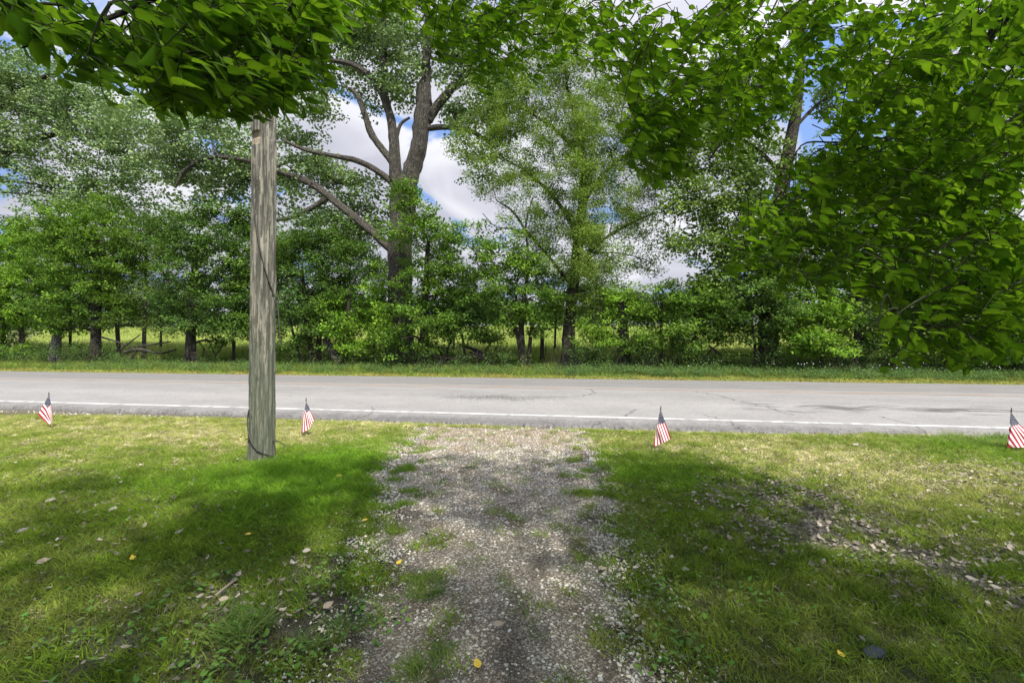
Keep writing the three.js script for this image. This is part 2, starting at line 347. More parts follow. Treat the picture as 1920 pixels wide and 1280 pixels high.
{
  const r = rng(77), green = [], dry = [], long = [];
  const lushC = C(0.17, 0.345, 0.014), oliveC = C(0.18, 0.265, 0.016), yellowC = C(0.42, 0.42, 0.12), strawC = C(0.60, 0.52, 0.24), paleC = C(0.72, 0.66, 0.40);
  for (let i = 0; i < 150000; i++) {
    const d = 0.9 + 7.9 * Math.sqrt(r()), x = (r() * 2 - 1) * (1.22 * d + 1.2);
    const t = tOf(x, d), l = lawn(x, d); if (t > nearEdge(sOf(x, d)) - 0.07) continue;
    if (l.bare > 0.25 && r() < l.bare * 1.03) continue;
    const p = V(x, groundY(x, d) - 0.004, -d), q = euler((r() - 0.5) * 0.5, r() * 6.28, (r() - 0.5) * 0.5), pick = r();
    if (pick < 0.16 + 0.62 * l.dry) { const near = 1 - ss(3.2, 5.2, d); if (r() < 0.95 - 0.45 * near) dry.push({ m: M4(p.setY(p.y + 0.006), q, (0.6 + r() * 0.8) * (1 - 0.25 * near)), c: mixC(strawC, paleC, r()).multiplyScalar((0.5 + r() * 0.65) * (1 - 0.4 * near)) }); if (near < 0.3 || r() < 0.4) continue; }  // near straw is thinned, and the shade there is put into its colour
    const c = mixC(mixC(oliveC, yellowC, l.dry * 0.9 + 0.3 * (r() - 0.5)), lushC, l.lush * 0.85 + 0.2 * r()).multiplyScalar(0.5 + r() * 0.85);
    const s = 0.55 + 0.5 * r() + 0.35 * l.lush + 0.3 * Math.max(0, l.n2);
    if (r() < 0.045 + 0.1 * l.lush) long.push({ m: M4(p, q, s * (0.4 + 0.3 * r())), c }); else green.push({ m: M4(p, q, s), c });
  }
  // taller unmown grass at the right by the last flag, and tussocks on the driveway
  for (let i = 0; i < 900; i++) { const x = 3.9 + r() * 5.8, t = 7.0 + r() * 1.25, d = (t - RA * x) / RB; if (t < nearEdge(sOf(x, d)) - 0.05 && r() < 0.55 * ss(5, 7, x) + 0.25) long.push({ m: M4(V(x, groundY(x, d), -d), euler(0, r() * 6, 0), 0.55 + r() * 0.9 * ss(5, 7.5, x)), c: mixC(C(0.10, 0.23, 0.03), yellowC, r() * 0.5) }); }
  for (const [px, py, n, k] of [[795, 1110, 16, 0.8], [880, 1060, 7, 0.5], [800, 1250, 26, 0.75], [720, 1020, 14, 0.5], [460, 1190, 34, 1.0], [470, 866, 26, 0.75], [508, 868, 26, 0.8], [489, 874, 26, 0.65], [545, 1120, 14, 0.7], [610, 1200, 18, 0.7], [660, 1040, 14, 0.5], [1120, 1090, 10, 0.5], [980, 1180, 7, 0.5], [1140, 1180, 10, 0.6], [1060, 870, 10, 0.5], [1235, 850, 12, 0.7], [700, 1150, 14, 0.6], [950, 890, 7, 0.4], [870, 820, 14, 0.5], [930, 806, 20, 0.45], [1040, 812, 14, 0.4]]) {
    const g = onGround(px, py);
    for (let i = 0; i < n; i++) { const x = g.x + (r() - 0.5) * 0.22, d = -g.z + (r() - 0.5) * 0.22; long.push({ m: M4(V(x, groundY(x, d), -d), euler((r() - 0.5) * 0.5, r() * 6, (r() - 0.5) * 0.5), k * (0.5 + r() * 0.6)), c: mixC(C(0.09, 0.21, 0.025), C(0.2, 0.26, 0.06), r()) }); }
  }
  tag(instanced('lawn_grass', shortTuft, grassMaterial, green), 'short green lawn grass on both sides of the gravel', 'grass');
  tag(instanced('long_grass', longTuft, grassMaterial, long), 'longer grass blades and tussocks standing out of the lawn and gravel', 'grass');
  tag(instanced('straw_grass', strawTuft, dryMaterial, dry), 'dry straw coloured mown grass lying in the lawn', 'dry grass');
}
{ // pebbles
  const g = new THREE.IcosahedronGeometry(1, 1), r = rng(8), p = g.attributes.position, key = new Map();
  for (let i = 0; i < p.count; i++) { const id = [p.getX(i), p.getY(i), p.getZ(i)].map((v) => v.toFixed(2)).join(); if (!key.has(id)) key.set(id, 0.8 + r() * 0.35); const k = key.get(id); p.setXYZ(i, p.getX(i) * k, p.getY(i) * k * 0.62, p.getZ(i) * k * 0.8); }
  g.computeVertexNormals();
  const list = [], add = (x, d, s) => {
    const warm = r(), v = 0.27 + r() * 0.44;
    list.push({ m: M4(V(x, groundY(x, d) + 0.012 + s * 0.25, -d), euler((r() - 0.5) * 1.2, r() * 6.28, (r() - 0.5) * 1.2), V(s * (0.8 + r() * 0.5), s * (0.7 + r() * 0.5), s)), c: C(v, v * (0.985 - 0.05 * warm), v * (0.92 - 0.19 * warm)) });
  };
  for (let i = 0; i < 95000; i++) {
    const d = 1.0 + 6.6 * Math.pow(r(), 1.15), x = lerp(driveL(d) - 0.5, driveR(d) + 0.35, r()), e = Math.min(x - driveL(d), driveR(d) - x), n = fbm(x * 1.9 + 9, d * 1.9);
    const rut = Math.exp(-(((x - lerp(0.0, 0.2, ss(1.9, 3.4, d))) / 0.1) ** 2)) * (1 - ss(2.9, 3.7, d));
    if (r() > ss(-0.5, 0.25, e) * (0.55 + 0.9 * n + 0.25 * ss(2.6, 4, d)) * (1 - 0.6 * rut) * (1 - 0.6 * ss(5.4, 6.4, d)) * (1 - 0.6 * Math.exp(-(((x + 0.62) / 0.22) ** 2)) * (1 - ss(2.6, 3.4, d)))) continue;
    add(x, d, 0.0024 + 0.009 * Math.pow(r(), 3.6) + 0.0005 * d);
  }
  for (let i = 0; i < 900; i++) { const s = -14 + r() * 24, t = 7.75 + r() * 0.35, [x, d] = fromST(s, t); add(x, d, 0.006 + r() * 0.012); }
  tag(instanced('gravel', g, std({ roughness: 0.9 }), list), 'loose pale limestone gravel covering the driveway', 'gravel');
}
function deadLeafGeo(seed, curl) {
  const r = rng(seed), pos = [], idx = [], n = 6;
  for (let i = 0; i <= n; i++) { const f = i / n, w = 0.32 * Math.sin(Math.PI * Math.pow(f, 0.75)) * (1 - 0.1 * r()) + 0.012, y = curl * (f - 0.4) ** 2 * 1.2 + 0.05 * r(); for (const k of [-1, 0, 1]) pos.push(f - 0.5, y + curl * 0.7 * Math.abs(k) * w + (k === 0 ? 0 : 0.06 * (r() - 0.3)), k * w); }
  for (let i = 0; i < n; i++) for (let k = 0; k < 2; k++) { const a = i * 3 + k, b = a + 1, c = a + 3, d = c + 1; idx.push(a, b, c, b, d, c); }
  return geo(pos, idx);
}
const litterLeaf = [deadLeafGeo(1, 0.5), deadLeafGeo(2, 0.25), deadLeafGeo(3, 0.9)];
{
  const r = rng(91), list = [];
  for (let i = 0; i < 70000; i++) {
    const d = 1.2 + 6.8 * Math.sqrt(r()), x = (r() * 2 - 1) * (1.2 * d + 1), l = lawn(x, d); if (tOf(x, d) > 8) continue;
    if (r() > l.litter * 1.1 + 0.012 + (x < -2 && d < 6.5 ? 0.02 : 0) + (l.edge > -0.3 && l.edge < 0.15 ? 0.05 : 0)) continue;
    const v = 0.16 + r() * r() * 0.4, s = 0.014 + r() * 0.036;
    list.push({ m: M4(V(x, groundY(x, d) + 0.012 + r() * 0.025, -d), euler((r() - 0.5) * 1.0, r() * 6.28, (r() - 0.5) * 1.2 + (r() < 0.3 ? Math.PI : 0)), s), c: C(v, v * 0.87, v * 0.73) });
  }
  tag(instanced('leaf_litter', litterLeaf[2], dryMaterial, list), 'grey brown dead leaves strewn over the thin lawn', 'dead leaves');
  const bits = [];
  for (let i = 0; i < 26000; i++) {
    const d = 1.1 + 6.6 * Math.sqrt(r()), x = (r() * 2 - 1) * (1.2 * d + 1), l = lawn(x, d); if (tOf(x, d) > 8) continue;
    if (r() > 0.25 + 0.5 * Math.max(l.litter, l.bare * (l.edge < 0.2 ? 1 : 0.25))) continue;
    const v = 0.12 + r() * 0.38;
    bits.push({ m: M4(V(x, groundY(x, d) + 0.014 + r() * 0.012, -d), euler((r() - 0.5) * 0.6, r() * 6.28, (r() - 0.5) * 0.6), V(0.012 + 0.05 * r() * r(), 0.012, 0.006 + 0.012 * r())), c: C(v, v * 0.86, v * 0.68) });
  }
  tag(instanced('twig_litter', litterLeaf[1], dryMaterial, bits), 'small broken bits of twig and leaf on the bare soil', 'litter');
}
// leafy weeds at the bottom left
function leafShape(n, halfWidth, fold, droop, rib) {                                // along +x, face +y
  const pos = [], idx = [], col = [];
  for (let i = 0; i <= n; i++) {
    const f = i / n, w = halfWidth(f), y = -droop * f * f;
    for (const k of [-1, 0, 1]) { pos.push(f, y + fold * Math.abs(k) * w, k * w); const c = k ? 1 : rib; col.push(c, c, c); }
  }
  for (let i = 0; i < n; i++) for (let k = 0; k < 2; k++) { const a = i * 3 + k, b = a + 1, c = a + 3, d = c + 1; idx.push(a, b, c, b, d, c); }
  return geo(pos, idx, { color: col });
}
const ovate = leafShape(7, (f) => 0.325 * Math.pow(Math.sin(Math.PI * Math.pow(f, 0.72)), 1.0) * (1 - 0.32 * f) + 0.006, 0.22, 0.18, 1.25);
{
  const r = rng(44), list = [], m = leafMaterial({ vertexColors: true, transmission: 0.25 });
  for (const [px, py, n, sp] of [[420, 1240, 46, 0.3], [250, 1200, 30, 0.4], [560, 1250, 26, 0.22], [650, 1080, 20, 0.25], [720, 1170, 20, 0.25], [1240, 1120, 26, 0.2], [1260, 1230, 30, 0.25], [1180, 1000, 20, 0.2], [380, 1100, 20, 0.3], [1420, 1130, 20, 0.4], [100, 1200, 16, 0.4]]) {
    const g = onGround(px, py);
    for (let i = 0; i < n * 2.5; i++) { const x = g.x + (r() + r() - 1) * sp, d = -g.z + (r() + r() - 1) * sp; list.push({ m: M4(V(x, groundY(x, d) + 0.015 + r() * 0.05, -d), euler((r() - 0.5) * 0.7, r() * 6.28, 0.1 + r() * 0.6), 0.016 + r() * 0.028), c: C(0.08 + 0.06 * r(), 0.17 + 0.08 * r(), 0.025 + 0.02 * r()) }); }
  }
  for (let i = 0; i < 5200; i++) { const d = 1.3 + 5 * Math.sqrt(r()), x = (r() * 2 - 1) * 1.25 * d, l = lawn(x, d); if (l.edge > 0.05 || fbm(x * 1.4 + 3, d * 1.4 + 9) < 0.05) continue; list.push({ m: M4(V(x, groundY(x, d) + 0.03 + r() * 0.03, -d), euler((r() - 0.5) * 0.8, r() * 6.28, r() * 0.5), 0.012 + r() * 0.02), c: C(0.07 + 0.06 * r(), 0.16 + 0.1 * r(), 0.02 + 0.02 * r()) }); }
  tag(instanced('ground_weeds', ovate, m, list), 'low broadleaf weeds in the bare patches beside the gravel', 'weeds');
}
// single fallen leaves and small things lying about
const yellowLeaf = std({ color: C(0.72, 0.50, 0.05), side: THREE.DoubleSide, roughness: 0.7 }), paleLeaf = std({ color: C(0.36, 0.325, 0.27), side: THREE.DoubleSide }), tanLeaf = std({ color: C(0.36, 0.29, 0.21), side: THREE.DoubleSide });
{
  const r = rng(64);
  const drop = (name, px, py, s, mat, label, cat, turn, kind = 1) => {
    const g = onGround(px, py), m = part(name, litterLeaf[kind], mat); m.position.set(g.x, g.y + 0.035, g.z); m.rotation.set(0.25 * (r() - 0.5) + 0.18, turn, 0.3 * (r() - 0.5)); m.scale.set(s, s * 0.8, s * 1.15); tag(m, label, cat);
  };
  drop('yellow_leaf', 895, 1258, 0.05, yellowLeaf, 'bright yellow fallen leaf on the gravel at the bottom edge of the picture', 'fallen leaf', 1.9);
  drop('yellow_leaf', 465, 1010, 0.045, yellowLeaf, 'yellow fallen leaf on green lawn where the bare soil starts below the pole', 'fallen leaf', 0.6);
  drop('yellow_leaf', 248, 1055, 0.045, yellowLeaf, 'deep yellow fallen leaf alone in the dark grass at the left', 'fallen leaf', 2.4);
  drop('yellow_leaf', 635, 898, 0.06, yellowLeaf, 'yellow fallen leaf on the lush green grass right of the pole base', 'fallen leaf', 0.2);
  drop('yellow_leaf', 748, 1064, 0.045, yellowLeaf, 'small yellow fallen leaf among weeds at the left edge of the gravel', 'fallen leaf', 1.0);
  drop('yellow_leaf', 684, 983, 0.05, yellowLeaf, 'yellow tan fallen leaf at the grassy left border of the gravel', 'fallen leaf', 0.1);
  drop('yellow_leaf', 1577, 1240, 0.04, yellowLeaf, 'dull yellow fallen leaf beside the dark stone in the right lawn', 'fallen leaf', 1.6);
  drop('yellow_leaf', 960, 947, 0.06, tanLeaf, 'large tan fallen leaf lying in the middle of the gravel', 'fallen leaf', 0.3);
  drop('pale_leaf', 809, 972, 0.06, paleLeaf, 'whitish fallen leaf standing out on the left part of the gravel', 'fallen leaf', 0.4);
  drop('pale_leaf', 95, 945, 0.085, paleLeaf, 'long whitish dead leaf on the shade border of the left lawn', 'fallen leaf', 0.3);
  drop('pale_leaf', 212, 962, 0.08, paleLeaf, 'grey dead leaf right of the long whitish one on the left lawn', 'fallen leaf', 0.1);
  drop('pale_leaf', 40, 1004, 0.085, paleLeaf, 'grey white dead leaf near the left picture edge', 'fallen leaf', 0.5);
  drop('pale_leaf', 336, 1007, 0.06, paleLeaf, 'small curled grey leaf on the green lawn left of the yellow leaf', 'fallen leaf', 0.9, 2);
  drop('pale_leaf', 575, 1042, 0.06, paleLeaf, 'greyish leaf on bare soil between lawn and gravel', 'fallen leaf', 0.0);
  drop('pale_leaf', 80, 1062, 0.08, tanLeaf, 'brown dead leaf in the dark grass at far left', 'fallen leaf', 0.8);
  drop('dead_leaf', 1822, 1098, 0.06, paleLeaf, 'pale curled dead leaf at the right side of the shaded lawn', 'fallen leaf', -0.7, 2);
  drop('dead_leaf', 1868, 1112, 0.055, paleLeaf, 'broad pale dead leaf beside the curled one at the right edge', 'fallen leaf', -0.5);
  drop('dead_leaf', 1285, 1078, 0.06, paleLeaf, 'pale dead leaf in the weeds just right of the gravel', 'fallen leaf', -0.6);
  drop('dead_leaf', 1130, 1076, 0.06, tanLeaf, 'tan dead leaf on the right part of the gravel', 'fallen leaf', 0.2);
  drop('dead_leaf', 935, 1183, 0.06, tanLeaf, 'brown grey dead leaf on the gravel left of the dark rut', 'fallen leaf', 0.3);
  drop('dead_leaf', 1605, 840, 0.09, paleLeaf, 'folded grey white leaf on the sunlit lawn near the road at the right', 'fallen leaf', 0.3, 2);
  drop('dead_leaf', 1398, 848, 0.07, paleLeaf, 'small whitish leaf on the sunlit lawn right of the third flag', 'fallen leaf', 1.2, 2);
  drop('dead_leaf', 420, 1135, 0.055, tanLeaf, 'brown leaf lying under the broken stick', 'fallen leaf', 0.2);
  drop('dead_leaf', 615, 1150, 0.06, tanLeaf, 'dark brown leaf on the bare soil left of the gravel', 'fallen leaf', 0.9, 2);
  const g = onGround(1640, 1232), st = new THREE.IcosahedronGeometry(1, 3), p = st.attributes.position;
  for (let i = 0; i < p.count; i++) { const k = 1 + 0.12 * noise3(p.getX(i) * 1.4, p.getY(i) * 1.4, p.getZ(i) * 1.4); p.setXYZ(i, p.getX(i) * 0.055 * k, p.getY(i) * 0.018 * k, p.getZ(i) * 0.034 * k); }
  st.computeVertexNormals();
  const stone = part('stone', st, std({ color: C(0.055, 0.065, 0.075), roughness: 0.8 })); stone.position.set(g.x, g.y + 0.022, g.z); stone.rotation.y = 0.4; tag(stone, 'dark smooth flat stone sunk in the shaded right lawn', 'stone');
  const scrap = (px, py, w, c, label) => { const q = onGround(px, py), m = part('scrap', litterLeaf[1], std({ color: c, side: THREE.DoubleSide, roughness: 0.6 })); m.position.set(q.x, q.y + 0.06, q.z); m.rotation.set(0.5, 0.1, 0.05); m.scale.set(w, w * 0.5, w * 0.6); tag(m, label, 'litter'); };
  scrap(1486, 809, 0.24, C(0.46, 0.15, 0.06), 'orange red scrap lying at the road edge left of the last flag');
  scrap(1436, 808, 0.12, C(0.62, 0.66, 0.66), 'small whitish scrap at the road edge beside the orange one');
  const a = onGround(402, 1128), b = onGround(446, 1094), mid = a.clone().lerp(b, 0.5);
  const stick = part('stick', limb([a, mid.clone().add(V(0.005, 0.01, 0.01)), b].map((v) => v.clone().sub(a).add(V(0, 0.03, 0))), [0.008, 0.0065, 0.005], { n: 8, seg: 6, rough: 0.1, freq: 20 }), std({ color: C(0.34, 0.27, 0.21) })); stick.position.copy(a); tag(stick, 'broken brown stick on the bare soil at the lower left', 'stick');
  const tw = (list, r0, label) => { const w = list.map(([x, y]) => onGround(x, y)), o = w[0].clone(), m = part('twig', limb(w.map((v) => v.sub(o).add(V(0, 0.025, 0))), [r0, r0 * 0.6], { n: 14, seg: 5, rough: 0.15, freq: 9 }), std({ color: C(0.15, 0.115, 0.085) })); m.position.copy(o); tag(m, label, 'twig'); };
  tw([[790, 868], [820, 862], [845, 858]], 0.008, 'dark thin twig lying across the far left part of the gravel');
  tw([[795, 1030], [830, 1020], [856, 1012]], 0.006, 'curved dark twig at the left rim of the gravel below the pale leaf');
  tw([[1590, 1082], [1640, 1090], [1690, 1120], [1715, 1140]], 0.006, 'long curved twig in the leaf litter of the right lawn');
  tw([[985, 812], [1010, 806], [1040, 800], [1078, 799]], 0.008, 'dry twig at the road end of the gravel driveway');
}

// ------------------------------------------------------------------ utility pole
{
  const D = 5.55, b = onGround(489, 864), top = 8.6, pole = base('utility_pole', V(b.x, b.y - 0.03, -D), 'weathered grey wooden utility pole with cable standing in the lawn', 'utility pole');
  const nA = 150, pos = [], col = [], idx = [], hs = [];
  for (let h = -0.05; h < 5.4; h += 0.011) hs.push(h);
  for (let h = 5.5; h <= top; h += 0.15) hs.push(h);
  const light = C(0.33, 0.30, 0.235), greyC = C(0.165, 0.16, 0.13), dark = C(0.05, 0.05, 0.04), moss = C(0.095, 0.115, 0.075), cut = C(0.30, 0.24, 0.16);
  const lean = (h) => 0.008 * h;
  const radius = (h) => lerp(0.145, 0.127, clamp(h / 5.4, 0, 1.3)) + 0.012 * Math.exp(-h / 0.12);
  for (const h of hs) for (let j = 0; j <= nA; j++) {
    const a = j / nA * Math.PI * 2, ca = Math.cos(a), sa = Math.sin(a);                // a = 90 degrees faces the camera
    const warp = noise3(ca * 1.2, h * 0.8, sa * 1.2), grain = noise3(ca * 9 + warp, h * 0.9, sa * 9), coarse = noise3(ca * 2.6 + 0.6 * warp, h * 0.75 + 5, sa * 2.6), streak = noise3(ca * 5, h * 0.45 + 9, sa * 5), tiny = noise3(ca * 22, h * 3.5, sa * 22);
    const flake = ss(0.05, 0.12, coarse + 0.25 * grain), rag = ss(0.3, 0.36, noise3(ca * 4 + 3, h * 2.2, sa * 4) + 0.3 * streak);
    const check = ss(0.62, 0.8, noise3(ca * 7 + 50, h * 0.55, sa * 7) + 0.15 * tiny);                // long drying cracks
    let r = radius(h) - 0.012 * check + 0.0045 * flake - 0.004 * rag + 0.002 * grain - 0.007 * Math.max(0, streak - 0.45);
    const ku = (j / nA - 0.26) * 6.28 * 0.15, kv = h - 3.42, kd = Math.hypot(ku * 1.6, kv), knot = Math.exp(-((kd / 0.055) ** 2));
    let nub = 0; for (const [kj, kh] of [[0.19, 2.55], [0.3, 1.75], [0.22, 1.05], [0.28, 2.95], [0.31, 0.6]]) nub += Math.exp(-((Math.hypot((j / nA - kj) * 1.5, (h - kh) * 0.7) / 0.022) ** 2));
    const ring = Math.sin(kd * 140 + grain) * Math.exp(-((kd / 0.12) ** 2));
    r += 0.008 * knot + 0.002 * ring + 0.006 * nub;
    let c = mixC(greyC, light, 0.45 + 0.6 * streak + 0.35 * tiny + 0.45 * (flake - 0.5)); const isl = 0.8 * noise3(ca * 2.6 + 9, h * 1.9, sa * 2.6) + 0.7 * noise3(ca * 6, h * 3.6 + 4, sa * 6) + 0.4 * noise3(ca * 13, h * 7, sa * 13), patch = ss(0.04, 0.22, isl + 0.1 * (1 - ss(0, 3.2, h))), rim = ss(0.0, 0.1, isl + 0.1) * (1 - patch);
    c = mixC(c, dark, 0.9 * check); c = mixC(c, light, 0.5 * rim); r -= 0.003 * patch;
    c = mixC(c, mixC(dark, greyC, 0.15), 0.74 * patch); c = mixC(c, dark, 0.85 * ss(0.12, 0.5, coarse * -1 + 0.4 * grain + 0.2 * tiny - 0.18 * ss(1.5, 4, h))); c = mixC(c, dark, 0.7 * rag); c = mixC(c, moss, 0.6 * (1 - ss(0.6, 2.6, h + 0.6 * warp))); c = mixC(c, dark, clamp(0.5 * Math.max(0, -ring) + 0.7 * nub, 0, 0.9)); c = mixC(c, cut, 0.25 * (1 - ss(0.02, 0.12, h)));
    const face = a / Math.PI * 180;
    if (face > 82 && face < 158 && h > 3.86 && h < 4.02) { const step = h < 3.94 ? 0.014 : lerp(0.045, 0.008, (h - 3.94) / 0.08); r -= step; c = mixC(cut, light, 0.3 + 0.3 * grain); if (h > 3.995 || h < 3.868) c = mixC(c, dark, 0.5); }
    if (h > 5.4) c = greyC;
    pos.push(ca * r + lean(h), h, sa * r); col.push(c.r, c.g, c.b);
  }
  const w = nA + 1;
  for (let i = 0; i + 1 < hs.length; i++) for (let j = 0; j < nA; j++) { const a = i * w + j, q = a + 1, e = a + w, f = e + 1; idx.push(a, e, q, q, e, f); }
  const ci = pos.length / 3; pos.push(lean(top), top, 0); col.push(0.3, 0.3, 0.25);
  for (let j = 0; j < nA; j++) idx.push((hs.length - 1) * w + j, ci, (hs.length - 1) * w + j + 1);
  part('post', geo(pos, idx, { color: col }), std({ vertexColors: true, roughness: 0.92 }), pole);
  const cableM = std({ color: C(0.045, 0.042, 0.038), roughness: 0.6 });
  const hug = (px, py, lift = 0.012) => { const h = EYE + (640 - py) / F * (D - 0.15) - pole.position.y, dx = (px - 960) / F * (D - 0.12) - pole.position.x - lean(h), rr = radius(h) + lift; return V(dx + lean(h), h, Math.sqrt(Math.max(0.0004, rr * rr - dx * dx))); };
  part('cable', limb([[474, 305], [474, 345], [479, 400], [488, 462], [500, 520], [510, 565], [515, 605], [517, 650]].map(([x, y]) => hug(x, y)), [0.008, 0.008], { n: 60, seg: 6, rough: 0 }), cableM, pole);
  part('cable', limb([[468, 768], [463, 785], [463.5, 802], [470, 820], [479, 836], [491, 848], [505, 860]].map(([x, y]) => hug(x, y, 0.016)), [0.007, 0.007], { n: 40, seg: 6, rough: 0 }), cableM, pole);
  const q = (px, py, z) => V((px - 960) / F * (D - z) - pole.position.x, EYE + (640 - py) / F * (D - z) - pole.position.y, z);
  part('cable', limb([q(511, 827, 0.02), q(520, 827, 0.05), q(529, 831, 0.08), q(534, 837, 0.1)], [0.006, 0.005], { n: 14, seg: 6, rough: 0 }), cableM, pole);
  part('staple', new THREE.BoxGeometry(0.07, 0.012, 0.02).translate(-0.09, 0.32, 0.122), std({ color: C(0.12, 0.1, 0.08), metalness: 0.6, roughness: 0.7 }), pole);
}

// ------------------------------------------------------------------ small flags on sticks
const flagTexture = canvasTexture(760, 400, (g, w, h) => {
  for (let i = 0; i < 13; i++) { g.fillStyle = i % 2 ? '#f3ecec' : '#a8132f'; g.fillRect(0, i * h / 13, w, h / 13 + 1); }
  const cw = w * 0.4, ch = h * 7 / 13;
  g.fillStyle = '#141c3c'; g.fillRect(0, 0, cw, ch); g.fillStyle = '#f4f4f4';
  for (let row = 0; row < 9; row++) for (let k = 0; k < (row % 2 ? 5 : 6); k++) {
    const cx = cw * ((row % 2 ? 2 : 1) + 2 * k) / 12, cy = ch * (row + 1) / 10; g.beginPath();
    for (let p = 0; p < 10; p++) { const a = -Math.PI / 2 + p * Math.PI / 5, rr = p % 2 ? 4.2 : 10.5; g.lineTo(cx + Math.cos(a) * rr, cy + Math.sin(a) * rr); }
    g.closePath(); g.fill();
  }
});
flagTexture.wrapS = flagTexture.wrapT = THREE.ClampToEdgeWrapping;
const clothM = std({ map: flagTexture, side: THREE.DoubleSide, roughness: 0.8 }), woodM = std({ color: C(0.42, 0.30, 0.17) }), blackM = std({ color: C(0.035, 0.033, 0.03), roughness: 0.5 });
function flag(foot, tip, net, label, lift) {
  // net[u][v] = [px, py, towards the viewer in m]; u along the stripes, v across them
  const g0 = onGround(...foot), D = -g0.z, pt = (x, y, z = 0) => { const p = P(x, y, D - z); return p.sub(g0); };
  const f = base('stick_flag', g0, label, 'flag', 'small flags stuck in the lawn along the road');
  const us = [0, 0.4, 1], vs = [0, 7 / 13, 1], N = 30, K = 20, pos = [], uv = [], idx = [];
  const find = (a, x) => { let i = 0; while (i < a.length - 2 && x > a[i + 1]) i++; return [i, (x - a[i]) / (a[i + 1] - a[i])]; };
  for (let i = 0; i <= N; i++) for (let j = 0; j <= K; j++) {
    const u = i / N, v = j / K, [a, s] = find(us, u), [b, t] = find(vs, v), e = [0, 1, 2].map((c) => lerp(lerp(net[a][b][c], net[a + 1][b][c], s), lerp(net[a][b + 1][c], net[a + 1][b + 1][c], s), t));
    const p = pt(e[0], e[1], e[2] + u * 0.012 * Math.sin(v * 11 + u * 3 + lift) + 0.004 * Math.sin(u * 9 + v * 5));
    pos.push(p.x, p.y, p.z); uv.push(u, 1 - v);
  }
  for (let i = 0; i < N; i++) for (let j = 0; j < K; j++) { const a = i * (K + 1) + j, b = a + 1, c = a + K + 1, d = c + 1; idx.push(a, b, c, b, d, c); }
  part('cloth', geo(pos, idx, { uv }), clothM, f);
  const bottom = V(0, -0.05, 0), end = pt(tip[0], tip[1] + 7), dir = end.clone().sub(bottom).normalize();
  part('stick', limb([bottom, bottom.clone().lerp(end, 0.5), end], [0.0055, 0.005], { n: 4, seg: 8, rough: 0 }), woodM, f);
  const spear = new THREE.LatheGeometry([[0.0001, 0.055], [0.004, 0.04], [0.0075, 0.022], [0.005, 0.008], [0.009, 0.003], [0.009, -0.004], [0.006, -0.012]].reverse().map(([x, y]) => new THREE.Vector2(x, y)), 10);
  const sp = part('finial', spear, blackM, f); sp.position.copy(end); sp.quaternion.setFromUnitVectors(up, dir);
}
flag([97, 803], [91, 733], [[[91, 741, 0.01], [82, 756, 0.02], [70, 777, 0.02]], [[95, 757, 0.02], [88, 765, 0.03], [79, 786, 0.03]], [[97.5, 783, 0.02], [96.5, 791, 0.025], [91.5, 796, 0.02]]], 'small striped flag at the far left with stripes slanting down to the right', 0.4);
flag([570, 818], [573.5, 744], [[[574, 753, 0.01], [570.5, 767, 0.02], [567, 781, 0.015]], [[581, 768, 0.02], [574.5, 774, 0.045], [566.5, 793, 0.03]], [[589, 786, 0.0], [580, 803, 0.05], [564.5, 812, 0.03]]], 'small striped flag just right of the utility pole, folded at its right corner', 1.9);
flag([1229, 842], [1239, 760], [[[1239, 768, 0.01], [1236, 777, 0.015], [1232, 793, 0.015]], [[1248, 792, 0.03], [1233, 796, 0.035], [1229, 812, 0.02]], [[1259, 822, 0.02], [1244, 830, 0.05], [1226, 837, 0.02]]], 'small striped flag right of the gravel driveway, fanned wide with stars at the top', 0.0);
flag([1890, 846], [1897, 764], [[[1897, 773, 0.01], [1894, 793, 0.015], [1889, 834, 0.015]], [[1912, 795, 0.03], [1898, 799, 0.04], [1891, 838, 0.02]], [[1936, 814, 0.0], [1921, 838, 0.05], [1897, 840, 0.03]]], 'small striped flag at the right picture edge in taller grass', 3.1);

// ------------------------------------------------------------------ trees
function clumpGeo(seed, n, radius, L, Wd, flat = 0.6, tilt = 0.8) {
  const r = rng(seed), pos = [], idx = [], g3 = () => r() + r() + r() - 1.5;
  for (let i = 0; i < n; i++) {
    const a = r() * 6.28, e = Math.acos(2 * r() - 1), k = radius * Math.cbrt(r()), p = V(Math.cos(a) * Math.sin(e) * k, Math.cos(e) * k * flat, Math.sin(a) * Math.sin(e) * k);
    const nor = V(g3() * tilt, 0.85, g3() * tilt).normalize(), az = r() * 6.28, ax = V(Math.cos(az), -0.35, Math.sin(az)); ax.sub(nor.clone().multiplyScalar(ax.dot(nor))).normalize();
    const sd = nor.clone().cross(ax), l = L * (0.65 + 0.6 * r()), w = Wd * l / L / 2, o = pos.length / 3;
    const put = (x, y, z) => { const q = p.clone().addScaledVector(ax, x).addScaledVector(sd, y).addScaledVector(nor, z); pos.push(q.x, q.y, q.z); };
    put(0, 0, 0); put(l * 0.4, w, l * 0.12); put(l, 0, -l * 0.12); put(l * 0.4, -w, l * 0.12);
    idx.push(o, o + 1, o + 2, o, o + 2, o + 3);
  }
  return geo(pos, idx);
}
const clumps = { cottonwood: clumpGeo(101, 30, 0.48, 0.145, 0.135, 0.7, 1.3), locust: clumpGeo(102, 44, 0.42, 0.105, 0.06, 0.6, 1.0), broad: clumpGeo(103, 30, 0.45, 0.155, 0.09, 0.42, 0.85), fine: clumpGeo(104, 40, 0.4, 0.09, 0.06, 0.6, 1.0) };
const leafM = { cottonwood: leafMaterial({ clearcoat: 0.22, clearcoatRoughness: 0.4, transmission: 0.32 }), locust: leafMaterial({ transmission: 0.42 }), broad: leafMaterial({ transmission: 0.38 }), fine: leafMaterial({ transmission: 0.4 }) };
